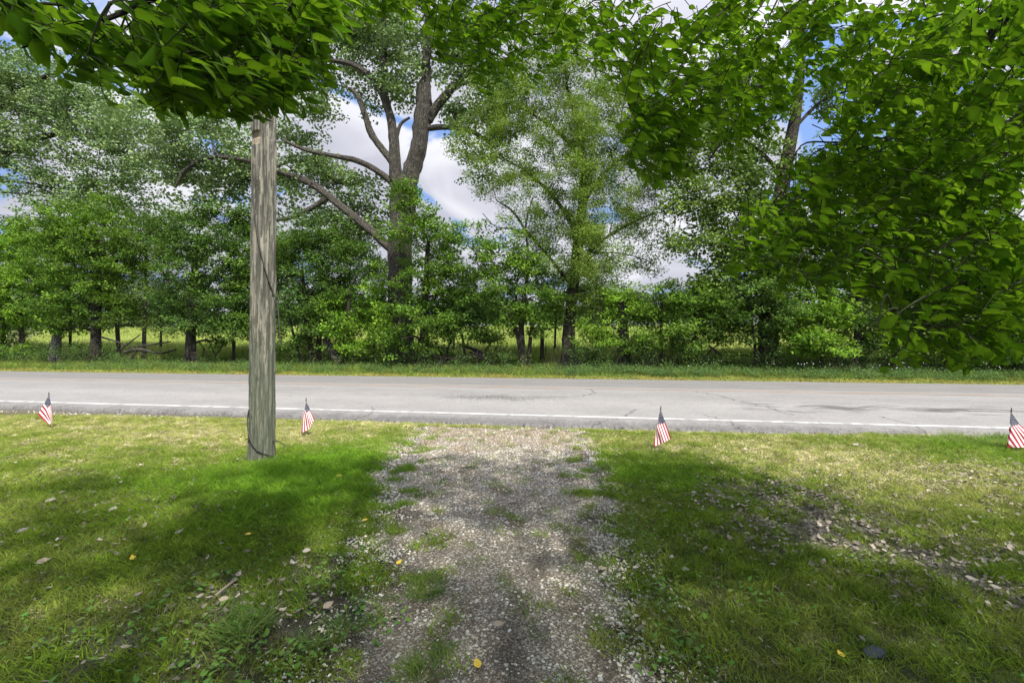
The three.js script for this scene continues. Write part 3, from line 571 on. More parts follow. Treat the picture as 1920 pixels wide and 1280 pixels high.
const tint = { cottonwood: [C(0.11, 0.185, 0.055), C(0.21, 0.30, 0.10)], locust: [C(0.115, 0.20, 0.022), C(0.22, 0.32, 0.04)], broad: [C(0.075, 0.165, 0.012), C(0.165, 0.285, 0.022)], bright: [C(0.12, 0.25, 0.014), C(0.23, 0.38, 0.028)], deep: [C(0.055, 0.125, 0.016), C(0.12, 0.215, 0.024)], fine: [C(0.09, 0.165, 0.025), C(0.17, 0.255, 0.04)] };
let treeSeed = 500;
// o: at [px, t], trunk/limbs as sight lines at the tree's distance (third number: metres behind it), blobs [px, py, rx, ry, dd, rd] of foliage
function tree(name, label, category, o, group) {
  const r = rng(treeSeed++), d0 = depthAt(o.at[0], o.at[1]), x0 = (o.at[0] - 960) / F * d0, org = V(x0, groundY(x0, d0) - 0.08, -d0);
  const t = base(name, org, label, category, group), mat = o.bark ?? bark.dark, nodes = [], W = (p) => P(p[0], p[1], d0 + (p[2] ?? 0));
  const pxm = d0 / F;
  const line = (pts, radii, opt) => { const c = new THREE.CatmullRomCurve3(pts, false, 'centripetal'); for (let i = 2; i <= 12; i++) nodes.push({ p: c.getPoint(i / 12), r: radii[Math.min(radii.length - 1, Math.floor(i / 12 * radii.length))] }); return limb(pts, radii, opt); };
  (o.trunks ?? []).forEach(([pts, w], i) => {
    const list = pts.map(W); if (i === 0 || pts[0][1] > 640) list[0] = V(list[0].x, groundY(list[0].x, -list[0].z) - 0.1, list[0].z);
    const radii = w.map((k) => k * pxm / 2); if (list[0].y < 1.2 && radii.length > 2) radii.splice(1, 0, lerp(radii[0], radii[1], 0.75));
    part('trunk', moved(line(list, radii, { n: 26, seg: radii[0] > 0.2 ? 18 : 9, rough: 0.08, freq: 0.9 }), org), mat, t);
  });
  (o.limbs ?? []).forEach(([pts, w]) => part('limb', moved(line(pts.map(W), w.map((k) => k * pxm / 2 * 0.9), { n: 22, seg: 9, rough: 0.16, freq: 1.6 }), org), mat, t));
  const list = [], twigs = [], type = o.leaf ?? 'broad', tc = tint[o.tint ?? type];
  for (const b of o.blobs ?? []) {
    const [bx, by, brx, bry, dd0 = 0, rd = Math.max(brx, bry) * pxm * 0.8, k = 1] = b, dd = dd0 + (bx < 720 ? o.back ?? 0 : 0), d = d0 + dd, c = P(bx, by, d), rx = brx * d / F, ry = bry * d / F, n = Math.round((o.dens ?? 20) * 1.75 * k * rx * ry * Math.PI), made = [];
    for (let i = 0, tries = 0; i < n && tries < n * 6; tries++) {
      const a = r() * 6.28, e = Math.acos(2 * r() - 1), q = Math.pow(r(), 0.45) * (r() < 0.16 ? 1.4 : 1.1), p = V(c.x + Math.cos(a) * Math.sin(e) * rx * q, c.y + Math.cos(e) * ry * q, c.z + Math.sin(a) * Math.sin(e) * rd * q);
      const hole = noise3(p.x * 0.7 + 3, p.y * 1.05, p.z * 0.7) + 0.6 * noise3(p.x * 1.7, p.y * 2.6 + 4, p.z * 1.7);
      if (hole < (o.gap ?? -0.02)) continue;
      const gy = groundY(p.x, -p.z); if (p.y < gy + 0.25) continue;
      i++; made.push(p);
      list.push({ m: M4(p, euler((r() - 0.5) * 0.7, r() * 6.28, (r() - 0.5) * 0.7), (o.size ?? 0.84) * (0.55 + 0.65 * r() + 0.25 * r() * r())), c: mixC(tc[0], tc[1], clamp(r() * 0.8 + 0.35 * noise3(p.x * 0.5, p.y * 0.5, p.z * 0.5) + 0.1, 0, 1)).multiplyScalar(0.9 + 0.55 * r()) });
    }
    if (nodes.length && made.length) {
      let best = nodes[0], bd = 1e9;
      for (const nd of nodes) { const q = nd.p.distanceTo(c) + Math.max(0, nd.p.y - c.y) * 1.2; if (q < bd) { bd = q; best = nd; } }
      const mid = best.p.clone().lerp(c, 0.5).add(V((r() - 0.5) * 0.4, 0.25 + (r() - 0.5) * 0.4, (r() - 0.5) * 0.4)), br = clamp(best.r * 0.4, 0.018, 0.07);
      if (bd > 0.5) twigs.push(limb([best.p, mid, c], [br, br * 0.75, br * 0.5], { n: 9, seg: 5 }));
      for (let i = 0; i < Math.min(10, 3 + Math.round(rx * ry * 1.6)); i++) {
        const to = made[Math.floor(r() * made.length)], from = best.p.clone().lerp(c, 0.55 + 0.45 * r()), m2 = from.clone().lerp(to, 0.5).add(V((r() - 0.5) * 0.5, (r() - 0.3) * 0.4, (r() - 0.5) * 0.5));
        twigs.push(limb([from, m2, to], [br * 0.42, br * 0.14], { n: 6, seg: 4 }));
      }
    }
  }
  if (twigs.length) part('branches', moved(mergeGeometries(twigs), org), mat, t).userData.kind = 'stuff';
  if (list.length) instanced('crown', clumps[type], leafM[type], list, t, org);
  return t;
}

// the great cottonwood in the middle
tree('cottonwood_tree', 'huge forked tree with thick furrowed trunk behind the road, tallest in the middle', 'tree', {
  at: [752, 20.3], bark: bark.big, leaf: 'cottonwood', dens: 8, gap: 0.0, size: 1, back: 1.3,
  trunks: [
    [[[752, 690], [750, 640], [750, 560], [751, 450], [755, 385], [757, 340]], [66, 47, 43, 44, 47, 50]],
  ],
  limbs: [
    [[[762, 352], [775, 310], [787, 262], [793, 205], [796, 160]], [40, 35, 34, 33, 27]],
    [[[746, 352], [740, 310], [738, 265], [735, 235], [722, 190], [700, 150], [662, 121], [600, 111]], [28, 24, 22, 19, 15, 13, 11, 7]],
    [[[744, 318], [722, 286], [698, 255], [684, 215], [670, 180], [657, 165]], [15, 14, 14, 13, 10, 6]],
    [[[728, 210], [720, 160], [719, 110], [724, 55], [716, 0], [705, -60]], [16, 14, 12, 11, 9, 6]],
    [[[796, 190], [799, 130], [803, 60], [800, -10], [806, -90]], [22, 18, 16, 13, 9]],
    [[[803, 225], [826, 190], [860, 152], [884, 120], [902, 70], [915, 10]], [20, 19, 17, 15, 11, 7]],
    [[[800, 240], [835, 238], [872, 242], [900, 255], [930, 278]], [13, 11, 10, 9, 6]],
    [[[742, 350], [715, 326], [675, 303], [625, 292], [570, 280], [530, 262]], [13, 13, 12, 10, 8, 5]],
    [[[742, 475], [712, 447], [672, 413], [628, 378], [585, 345], [525, 322], [465, 301], [385, 296], [345, 322], [328, 352]], [20, 19, 17, 16, 14, 12, 11, 9, 7, 4]],
    [[[612, 372], [580, 392], [545, 408], [515, 413]], [11, 10, 8, 6]],
    [[[742, 262], [752, 232], [768, 220]], [9, 7, 5]],
  ],
  blobs: [
    [660, 60, 60, 55], [620, 130, 55, 40], [700, 90, 45, 60], [755, 90, 50, 70], [745, 170, 40, 35], [690, 190, 28, 30, 0, 1, 0.7], [600, 190, 40, 35], [640, 30, 60, 40], [720, 20, 60, 40],
    [845, 100, 55, 50], [850, 205, 35, 30, 0, 1.2, 0.8], [905, 225, 60, 45], [900, 300, 45, 35, 0, 1.5, 0.8], [880, 60, 60, 50], [930, 160, 60, 50],
    [545, 240, 60, 26, 0, 1.5], [600, 310, 55, 26, 0, 1.5, 0.8], [560, 330, 70, 40], [640, 345, 55, 35], [690, 390, 50, 35], [480, 330, 60, 50], [420, 300, 70, 40, 0, 2, 1.2], [390, 350, 60, 30], [560, 400, 70, 30, 0, 2, 0.8], [660, 430, 60, 30],
    [330, 300, 60, 45], [300, 240, 90, 50], [400, 240, 90, 40],
  ],
});
tree('cottonwood_tree', 'grey green tree reaching in from the left edge high above the bushes', 'tree', {
  at: [-120, 20.6], bark: bark.mid, leaf: 'cottonwood', dens: 6.5, gap: 0.02, size: 1,
  trunks: [[[[-120, 690], [-118, 600], [-110, 450], [-95, 300], [-80, 120]], [44, 36, 32, 28, 18]]],
  limbs: [[[[-106, 420], [-40, 330], [40, 270], [130, 250], [190, 262]], [20, 15, 12, 9, 5]], [[[-98, 330], [-20, 220], [70, 150], [120, 130]], [17, 13, 9, 5]]],
  blobs: [
    [20, 150, 70, 45], [100, 150, 60, 45], [140, 200, 80, 40], [40, 210, 70, 50], [210, 210, 70, 45], [120, 265, 90, 35], [220, 270, 80, 40], [45, 270, 40, 25, 0, 1.5, 0.7], [95, 350, 65, 32], [180, 330, 70, 40], [260, 330, 60, 35], [150, 380, 80, 25], [40, 320, 50, 20, 0, 1.5, 0.8], [240, 390, 80, 25], [-60, 100, 80, 80], [-60, 250, 80, 90],
  ],
});
// tall airy tree right of centre
tree('locust_tree', 'tall airy yellow green tree on a slender trunk right of the forked giant', 'tree', {
  at: [1068, 20.0], bark: bark.mid, leaf: 'locust', dens: 17, gap: -0.06,
  trunks: [[[[1068, 690], [1066, 640], [1070, 580], [1078, 520], [1087, 430], [1095, 330], [1085, 240], [1062, 160]], [40, 20, 18, 21, 18, 15, 11, 6]]],
  limbs: [
    [[[1084, 455], [1060, 400], [1020, 350], [985, 320], [950, 300]], [10, 9, 7, 5, 3]], [[[1090, 390], [1120, 340], [1160, 300], [1195, 280]], [9, 8, 6, 4]], [[[1080, 500], [1130, 450], [1180, 420], [1225, 400]], [9, 7, 5, 3]],
    [[[1092, 300], [1050, 250], [1000, 215], [960, 190]], [8, 7, 5, 3]], [[[1075, 540], [1020, 470], [985, 430], [960, 395], [930, 375]], [8, 6, 5, 4, 2]], [[[985, 430], [990, 400], [1000, 370]], [4, 3, 2]], [[[1000, 447], [965, 430], [930, 425], [905, 400]], [4, 3, 2, 1.5]],
  ],
  blobs: [
    [1060, 130, 80, 60], [1000, 190, 70, 50], [1110, 190, 70, 60], [950, 260, 60, 45], [1030, 270, 80, 50], [1130, 280, 70, 50], [920, 330, 45, 35, 0, 1.4, 0.8], [1000, 350, 70, 35, 0, 1.6, 0.8], [1090, 350, 70, 45], [1165, 350, 65, 45], [1200, 270, 50, 50], [1130, 420, 75, 45], [1200, 420, 45, 40], [1080, 430, 50, 40], [1150, 490, 55, 30], [1090, 500, 50, 40], [1050, 560, 45, 30], [1110, 560, 40, 40], [960, 330, 50, 30], [1030, 60, 80, 60], [1180, 180, 60, 60], [1230, 330, 45, 50], [1240, 210, 50, 50], [1160, 560, 45, 30], [1220, 490, 35, 25, 0, 1.2, 0.7], [980, 400, 45, 35, 0, 1.4, 0.7], [1040, 400, 50, 40], [930, 200, 50, 50], [870, 270, 35, 35, 0, 1.2, 0.6], [1010, 470, 50, 35], [1090, 240, 40, 50, -1.3, 0.8], [1085, 330, 40, 45, -1.3, 0.8], [1090, 420, 40, 40, -1.2, 0.8], [1075, 500, 40, 30, -1.2, 0.8], [1110, 480, 40, 40, -1, 0.8],
  ],
});
tree('cottonwood_tree', 'tall dark tree with straight grey trunk behind the hanging leaves at the right', 'tree', {
  at: [1440, 19.6], bark: bark.mid, leaf: 'cottonwood', dens: 11, gap: -0.12, tint: 'fine',
  trunks: [[[[1440, 690], [1441, 600], [1444, 520], [1455, 420], [1478, 290], [1493, 210], [1502, 110], [1508, 0]], [40, 30, 26, 24, 21, 18, 14, 8]]],
  limbs: [[[[1452, 450], [1400, 400], [1340, 380], [1290, 372]], [9, 7, 5, 3]], [[[1470, 330], [1420, 280], [1370, 250], [1330, 240]], [9, 7, 5, 3]], [[[1490, 240], [1540, 190], [1590, 170]], [8, 6, 4]], [[[1448, 480], [1520, 430], [1590, 410], [1650, 400]], [10, 8, 6, 4]]],
  blobs: [
    [1310, 380, 60, 45], [1280, 330, 45, 40], [1360, 420, 55, 40], [1300, 450, 50, 35, 0, 1.5, 0.8], [1360, 340, 60, 50], [1420, 300, 60, 55], [1330, 250, 60, 50], [1440, 180, 60, 50], [1380, 130, 60, 60], [1590, 160, 55, 55], [1560, 330, 70, 60], [1500, 420, 70, 50], [1640, 400, 80, 60], [1420, 470, 60, 40], [1690, 300, 80, 70], [1780, 380, 90, 80], [1860, 250, 100, 90], [1250, 400, 30, 30, 0, 1, 0.7], [1330, 480, 50, 35], [1380, 520, 50, 30], [1270, 450, 35, 25, 0, 1, 0.6], [1300, 290, 50, 45], [1400, 380, 50, 50], [1450, 430, 50, 50],
  ],
});

// the belt of smaller trees and bushes along the fence line, left to right
const row = 'young trees in the hedgerow across the road';
const S = (x, w = 7, topY = 470, lean = 0) => [[[[x, 690], [x + lean * 0.3, 620], [x + lean * 0.6, 560], [x + lean, topY]], [w * 0.95, w * 0.8, w * 0.7, w * 0.4]]];
tree('hedgerow_tree', 'bright green leafy bush tree filling the left picture edge', 'tree', { at: [22, 20.6], trunks: [...S(42, 9, 520, -8), ...S(8, 8, 520, -10)], tint: 'bright', dens: 15, blobs: [[10, 470, 70, 40], [60, 460, 50, 40], [15, 540, 75, 45], [60, 580, 45, 30], [10, 610, 50, 40], [-40, 560, 60, 80], [70, 520, 50, 35], [0, 655, 45, 26], [40, 660, 25, 14]] }, row);
tree('hedgerow_tree', 'leafy tree with dark straight trunk, second stem from the pale dead stump', 'tree', { at: [178, 19.7], trunks: S(178, 19, 440, 4), limbs: [[[[179, 560], [140, 500], [110, 460]], [7, 5, 3]], [[[180, 540], [225, 480], [260, 450]], [7, 5, 3]]], dens: 15, blobs: [[160, 430, 65, 40], [100, 440, 60, 35], [220, 440, 60, 40], [110, 500, 60, 40], [180, 490, 70, 45], [150, 550, 70, 40], [90, 580, 50, 30], [200, 560, 50, 40], [150, 610, 50, 18], [240, 500, 45, 40], [110, 620, 30, 14], [190, 395, 55, 28, 0, 1.2, 0.7], [90, 400, 60, 26, 0, 1.2, 0.7]] }, row);
tree('hedgerow_tree', 'thin stemmed young tree over the dead branch heap at the left', 'tree', { at: [223, 20.4], trunks: [...S(223, 8, 470, -12), ...S(268, 8, 460, 6)], leaf: 'fine', dens: 13, blobs: [[240, 470, 55, 40], [290, 450, 60, 40], [270, 530, 60, 40], [220, 570, 45, 30], [300, 560, 45, 40], [250, 600, 50, 20], [310, 610, 40, 20]] }, row);
tree('hedgerow_tree', 'dark green tree with flared trunk left of the utility pole', 'tree', { at: [358, 19.2], trunks: [[[[358, 690], [357, 645], [360, 580], [366, 480]], [26, 15, 14, 8]]], limbs: [[[[360, 590], [400, 520], [440, 470]], [8, 6, 3]], [[[360, 600], [320, 540], [300, 500]], [7, 5, 3]]], tint: 'deep', dens: 16, blobs: [[400, 440, 70, 45], [340, 460, 50, 35], [430, 500, 60, 45], [370, 520, 70, 45], [330, 560, 45, 35], [420, 570, 60, 40], [370, 605, 60, 20], [440, 620, 50, 22], [450, 420, 40, 30], [400, 640, 25, 10], [380, 400, 60, 28, 0, 1.2, 0.7], [310, 420, 50, 25, 0, 1.2, 0.7]] }, row);
tree('hedgerow_tree', 'slim young tree just left of the utility pole', 'tree', { at: [437, 19.8], trunks: S(437, 7, 500, 5), dens: 13, blobs: [[440, 540, 45, 45], [470, 600, 50, 35], [425, 610, 35, 20], [500, 520, 50, 50], [520, 470, 55, 40]] }, row);
tree('hedgerow_tree', 'many stemmed dark tree right of the utility pole', 'tree', { at: [583, 19.5], trunks: [[[[588, 692], [582, 650], [574, 600], [566, 500]], [15, 9, 8, 5]], [[[594, 692], [597, 650], [602, 590], [608, 480]], [13, 9, 8, 5]], [[[573, 690], [560, 660], [548, 620], [535, 560]], [6, 5, 4, 3]]], tint: 'deep', dens: 15, blobs: [[560, 470, 60, 40], [610, 470, 60, 40], [550, 540, 50, 45], [600, 550, 60, 50], [650, 500, 50, 50], [560, 610, 50, 35], [620, 610, 55, 30], [540, 640, 40, 18], [650, 560, 40, 40], [600, 430, 60, 30]] }, row);
tree('hedgerow_tree', 'bright bushy sapling left of the giant forked trunk', 'tree', { at: [652, 19.4], trunks: [...S(651, 8, 540, 4), ...S(700, 5, 560, 3)], tint: 'bright', dens: 15, blobs: [[650, 580, 50, 35], [690, 590, 45, 40], [640, 625, 45, 26], [700, 540, 35, 35], [690, 635, 40, 25], [720, 600, 22, 50, -0.5], [660, 650, 30, 18]] }, row);
tree('hedgerow_tree', 'leafy second trunk pressed against the right side of the giant tree', 'tree', { at: [798, 19.2], trunks: [[[[797, 692], [795, 640], [797, 560], [803, 450]], [19, 15, 12, 7]]], tint: 'broad', dens: 14, blobs: [[790, 410, 45, 35, -0.6], [755, 380, 30, 34, -1, 0.5], [750, 430, 36, 30, -1, 0.5], [820, 450, 45, 40], [800, 500, 45, 35], [840, 520, 45, 45], [760, 520, 28, 20, -1, 0.5], [800, 570, 50, 40], [765, 600, 40, 30, -0.8], [840, 600, 55, 35], [790, 640, 45, 18], [745, 640, 25, 22, -0.8, 0.5], [860, 560, 40, 40], [760, 350, 18, 16, -1, 0.4]] }, row);
tree('hedgerow_tree', 'dark low shrub tree with crooked bare stems right of the giant trunk', 'tree', { at: [905, 19.6], trunks: [[[[925, 692], [908, 668], [888, 655], [862, 648]], [14, 9, 6, 4]], [[[845, 690], [838, 660], [850, 630], [865, 600]], [6, 5, 4, 2]], [[[872, 690], [870, 650], [862, 610], [858, 580]], [6, 5, 4, 2]], [[[820, 690], [828, 665], [815, 640]], [5, 4, 3]]], tint: 'deep', dens: 15, blobs: [[880, 620, 50, 26], [840, 615, 40, 24], [910, 590, 40, 30], [870, 590, 45, 26], [925, 630, 25, 18]] }, row);
tree('hedgerow_tree', 'multi stemmed small tree with bare upper twigs at picture centre', 'tree', { at: [982, 19.2], trunks: [[[[982, 694], [979, 650], [977, 600], [990, 500], [985, 420]], [15, 11, 8, 5, 3]], [[[980, 660], [965, 610], [945, 570], [925, 530], [900, 480]], [6, 6, 5, 4, 2]], [[[979, 630], [972, 590], [968, 560], [975, 480]], [6, 5, 4, 2]], [[[990, 692], [994, 640], [1000, 590]], [8, 7, 4]]], dens: 12, blobs: [[900, 490, 50, 40], [950, 500, 55, 40], [1000, 490, 45, 40], [970, 550, 55, 35], [920, 550, 45, 30], [1010, 560, 50, 35], [990, 600, 45, 24], [1020, 610, 40, 22], [890, 440, 40, 26, 0, 1, 0.7], [960, 440, 40, 25, 0, 1, 0.6], [950, 610, 35, 22]] }, row);
tree('hedgerow_tree', 'vine covered small tree left of the dense bushes', 'tree', { at: [1170, 19.3], trunks: [[[[1172, 692], [1170, 640], [1168, 590], [1166, 560]], [24, 19, 18, 8]]], tint: 'bright', dens: 15, blobs: [[1165, 560, 35, 25], [1150, 590, 30, 30], [1195, 590, 35, 30], [1140, 630, 40, 22], [1190, 640, 40, 22], [1110, 620, 35, 26]] }, row);
tree('hedgerow_bush', 'wide dense green bush in the right half with stems in shade', 'bush', { at: [1280, 19.3], trunks: [...S(1303, 6, 560, 0), ...S(1240, 7, 560, 3)], tint: 'broad', dens: 16, blobs: [[1230, 570, 50, 35], [1280, 560, 60, 36], [1340, 575, 55, 36], [1240, 620, 50, 32], [1300, 610, 60, 32], [1360, 615, 55, 32], [1215, 650, 35, 16], [1280, 650, 40, 15], [1390, 590, 40, 40], [1330, 540, 40, 26]] });
tree('hedgerow_tree', 'leafy tree wrapping the base of the tall grey trunk', 'tree', { at: [1430, 18.8], trunks: [[[[1418, 692], [1416, 650], [1410, 600], [1400, 540]], [6, 5, 4, 3]]], tint: 'deep', dens: 14, blobs: [[1400, 560, 45, 40], [1450, 560, 45, 45, -0.4], [1470, 500, 55, 45], [1420, 500, 50, 40], [1480, 600, 50, 40, -0.3], [1420, 620, 30, 22]] }, row);
tree('hedgerow_bush', 'bright leafy bush below the hanging leaves right of the tall trunk', 'bush', { at: [1530, 18.6], trunks: S(1540, 6, 560, 4), tint: 'bright', dens: 16, blobs: [[1520, 620, 50, 32], [1560, 600, 45, 36], [1490, 645, 40, 22], [1550, 650, 45, 22], [1520, 570, 45, 36]] });
tree('hedgerow_tree', 'shadowy tree behind the bush at the right', 'tree', { at: [1620, 19.4], trunks: [...S(1606, 14, 480, 10), ...S(1680, 9, 500, 4)], tint: 'deep', dens: 15, blobs: [[1600, 520, 70, 45], [1680, 530, 70, 45], [1610, 590, 60, 40], [1690, 600, 70, 40], [1640, 640, 60, 28], [1600, 450, 70, 45], [1700, 460, 70, 50]] }, row);
tree('hedgerow_tree', 'dark thicket tree at the far right edge behind hanging leaves', 'tree', { at: [1830, 18.8], trunks: [...S(1905, 22, 480, 5), ...S(1770, 10, 500, 4)], tint: 'deep', dens: 15, blobs: [[1780, 540, 70, 50], [1850, 520, 70, 55], [1920, 540, 70, 60], [1770, 610, 70, 40], [1850, 610, 70, 42], [1930, 620, 60, 45], [1800, 660, 60, 18], [1880, 665, 60, 18], [1820, 450, 80, 50], [1920, 440, 70, 60], [1980, 560, 60, 90]] }, row);
// a second row behind, closing the gaps between the crowns
const backRow = 'trees of the second hedgerow line';
for (const [px, t, label, blobs] of [
  [130, 24, 'second line tree behind the pale dead trunk at the left', [[60, 440, 60, 35], [140, 470, 70, 40], [60, 510, 70, 45], [140, 550, 70, 40], [30, 570, 60, 40], [200, 530, 50, 40]]],
  [300, 24.5, 'second line tree seen between the thin young stems and the flared trunk', [[250, 440, 60, 30], [320, 480, 60, 40], [280, 540, 70, 40], [350, 570, 50, 30], [230, 580, 50, 25], [330, 420, 50, 25]]],
  [505, 24.5, 'second line tree seen right behind the utility pole', [[470, 470, 55, 40], [540, 460, 60, 40], [500, 530, 60, 45], [560, 580, 55, 30], [480, 590, 50, 28], [600, 520, 50, 40]]],
  [690, 24.5, 'second line tree in the gap left of the giant trunk', [[670, 480, 55, 40], [710, 520, 50, 45], [660, 560, 50, 35], [710, 590, 45, 30], [640, 460, 45, 30]]],
  [850, 24.5, 'second line tree right of the giant trunk', [[830, 470, 50, 40], [860, 530, 60, 40], [900, 570, 50, 30], [820, 580, 50, 30]]],
  [1040, 24.5, 'second line tree behind the slender airy tree', [[1000, 520, 50, 35], [1050, 530, 60, 40], [1120, 540, 55, 40], [1040, 580, 50, 26], [1120, 590, 50, 26], [960, 580, 45, 26]]],
  [1260, 24, 'second line tree behind the wide dense bush', [[1200, 580, 50, 30], [1260, 570, 60, 35], [1330, 580, 60, 35], [1390, 560, 50, 40]]],
  [1500, 23.5, 'second line tree behind the bright leafy bush', [[1460, 540, 70, 45], [1540, 520, 70, 50], [1500, 600, 70, 40], [1580, 600, 60, 40]]],
]) tree('hedgerow_tree', label, 'tree', { at: [px, t], trunks: S(px, 5, 575, 4), tint: 'broad', dens: 11, blobs }, backRow);
// a pale dead trunk and a leaning log
tree('dead_tree', 'pale grey bark of a dead standing trunk at the left', 'dead tree', { at: [104, 19.4], bark: bark.pale, trunks: [[[[102, 692], [103, 660], [106, 630], [108, 610]], [22, 15, 12, 10]]] });
tree('leaning_log', 'leaning broken log with bare grey top right of the utility pole', 'log', { at: [640, 19.2], bark: bark.dead, trunks: [[[[642, 692], [632, 675], [621, 656], [608, 634]], [20, 17, 14, 11]]] });
// fence posts in the gap at the centre
{
  const post = (px, t, topY, w, mat, name, label) => { const d = depthAt(px, t), x = (px - 960) / F * d, o = V(x, groundY(x, d) - 0.1, -d), h = EYE + (640 - topY) / F * d - o.y, r = w * d / F / 2, g = base(name, o, label, 'fence post'); part('post', limb([V(0, 0, 0), V(0.01, h * 0.5, 0), V(0.02, h, 0)], [r, r * 0.96, r * 0.9], { n: 10, seg: 9, rough: 0.08 }), mat, g); part('post_top', new THREE.CylinderGeometry(r * 0.86, r * 0.9, 0.02, 9).translate(0.02, h + 0.005, 0), mat, g); };
  post(1016, 21, 612, 8, bark.dead, 'fence_post', 'wooden fence post in the sunny gap left of the slender trunk');
  post(1023, 21.5, 642, 2, std({ color: C(0.12, 0.13, 0.12), metalness: 0.4 }), 'steel_post', 'thin steel fence post beside the wooden one in the gap');
}
// dead wood tangles
function tangle(name, label, category, px, t, list, mat, n, spread, high, seed, thick = 0.02) {
  const r = rng(seed), d = depthAt(px, t), x0 = (px - 960) / F * d, o = V(x0, groundY(x0, d), -d), g = base(name, o, label, category), gs = [];
  for (const [pts, w] of list) gs.push(limb(pts.map(([x, y, dd = 0]) => P(x, y, d + dd).sub(o)), w.map((k) => k * d / F / 2), { n: 10, seg: 6, rough: 0.12 }));
  for (let i = 0; i < n; i++) {
    const a = V((r() - 0.5) * spread, r() * 0.15, (r() - 0.5) * 1.2), dir = V((r() - 0.5) * 1.6, r() * high, (r() - 0.5)), l = 0.5 + r() * 0.9, b = a.clone().addScaledVector(dir, l);
    gs.push(limb([a, a.clone().lerp(b, 0.5).add(V((r() - 0.5) * 0.25, (r() - 0.2) * 0.25, 0)), b], [thick * (0.4 + r() * 0.7), thick * 0.15], { n: 6, seg: 4 }));
  }
  part('branches', mergeGeometries(gs), mat, g).userData.kind = 'stuff';
}
tangle('dead_branches', 'heap of bare grey fallen branches under the thin young trees at the left', 'branches', 262, 19.9, [[[[190, 632], [220, 641], [245, 652]], [4, 3, 2]], [[[232, 660], [260, 655], [300, 662], [330, 655]], [6, 6, 5, 3]], [[[242, 690], [247, 668], [258, 657]], [5, 4, 3]], [[[225, 655], [245, 640], [262, 627]], [4, 3, 2]], [[[250, 650], [290, 645], [320, 640]], [3, 3, 2]]], bark.dead, 46, 4.2, 0.7, 61);
tangle('dead_branches', 'curving dead branches lying between flared trunk and utility pole', 'branches', 410, 19.6, [[[[395, 685], [405, 665], [420, 645]], [4, 3, 2]], [[[372, 640], [382, 655], [378, 672]], [3, 3, 2]], [[[404, 668], [395, 650], [392, 640]], [3, 2, 2]]], bark.dead, 20, 2.2, 0.9, 62, 0.014);
tangle('dead_branches', 'grey brushwood at the foot of the giant trunk', 'branches', 800, 18.9, [], bark.dead, 60, 2.6, 0.9, 63, 0.016);
tangle('dead_branches', 'bare crooked branches under the dark shrub right of the giant trunk', 'branches', 880, 19.3, [[[[810, 668], [850, 672], [890, 668], [925, 680]], [4, 4, 4, 6]], [[[925, 690], [905, 668], [880, 660]], [9, 7, 4]], [[[930, 668], [945, 655], [952, 648]], [3, 2, 1.5]]], bark.dead, 40, 3.2, 1.0, 64, 0.014);
tangle('dry_stems', 'dry pale weed stems below the slender trunk', 'stems', 1075, 18.8, [], bark.dead, 60, 1.6, 1.6, 65, 0.01);
tangle('dry_stems', 'dry grey upright stems under the vine covered tree', 'stems', 1205, 18.8, [], bark.dead, 90, 2.8, 2.0, 66, 0.009);
tangle('dead_branches', 'crossed dead stems in the gap left of the tall grey trunk', 'branches', 1345, 19.4, [[[[1318, 675], [1335, 655], [1355, 640]], [4, 3, 2]], [[[1330, 648], [1355, 668], [1380, 690]], [4, 4, 3]], [[[1300, 690], [1303, 660], [1305, 640]], [5, 4, 4]]], bark.dead, 30, 2.6, 1.2, 67, 0.012);
tangle('dead_branches', 'grey brush below the pale dead trunk at the left', 'branches', 140, 19.1, [], bark.dead, 90, 2.4, 0.9, 68, 0.011);
tangle('dead_branches', 'dark brush at the foot of the thicket at the right', 'branches', 1640, 18.6, [], bark.dead, 90, 5, 1.0, 69, 0.012);

{
  const r = rng(72), gs = [];
  for (let i = 0; i < 420; i++) {
    const px = -40 + r() * 2000, t = 18.6 + r() * 2.6, d = depthAt(px, t), x = (px - 960) / F * d, a = V(x, groundY(x, d) - 0.05, -d), h = 0.4 + 1.5 * r() * r(), k = V((r() - 0.5) * 0.7 * h, h, (r() - 0.5) * 0.5);
    gs.push(limb([a, a.clone().addScaledVector(k, 0.5).add(V((r() - 0.5) * 0.2, 0, 0)), a.clone().add(k)], [0.008 + r() * 0.014, 0.003], { n: 5, seg: 4 }));
  }
  tag(part('brush', mergeGeometries(gs), bark.dead), 'thin bare stems of brush between the hedgerow trunks', 'brush', null, 'stuff');
}

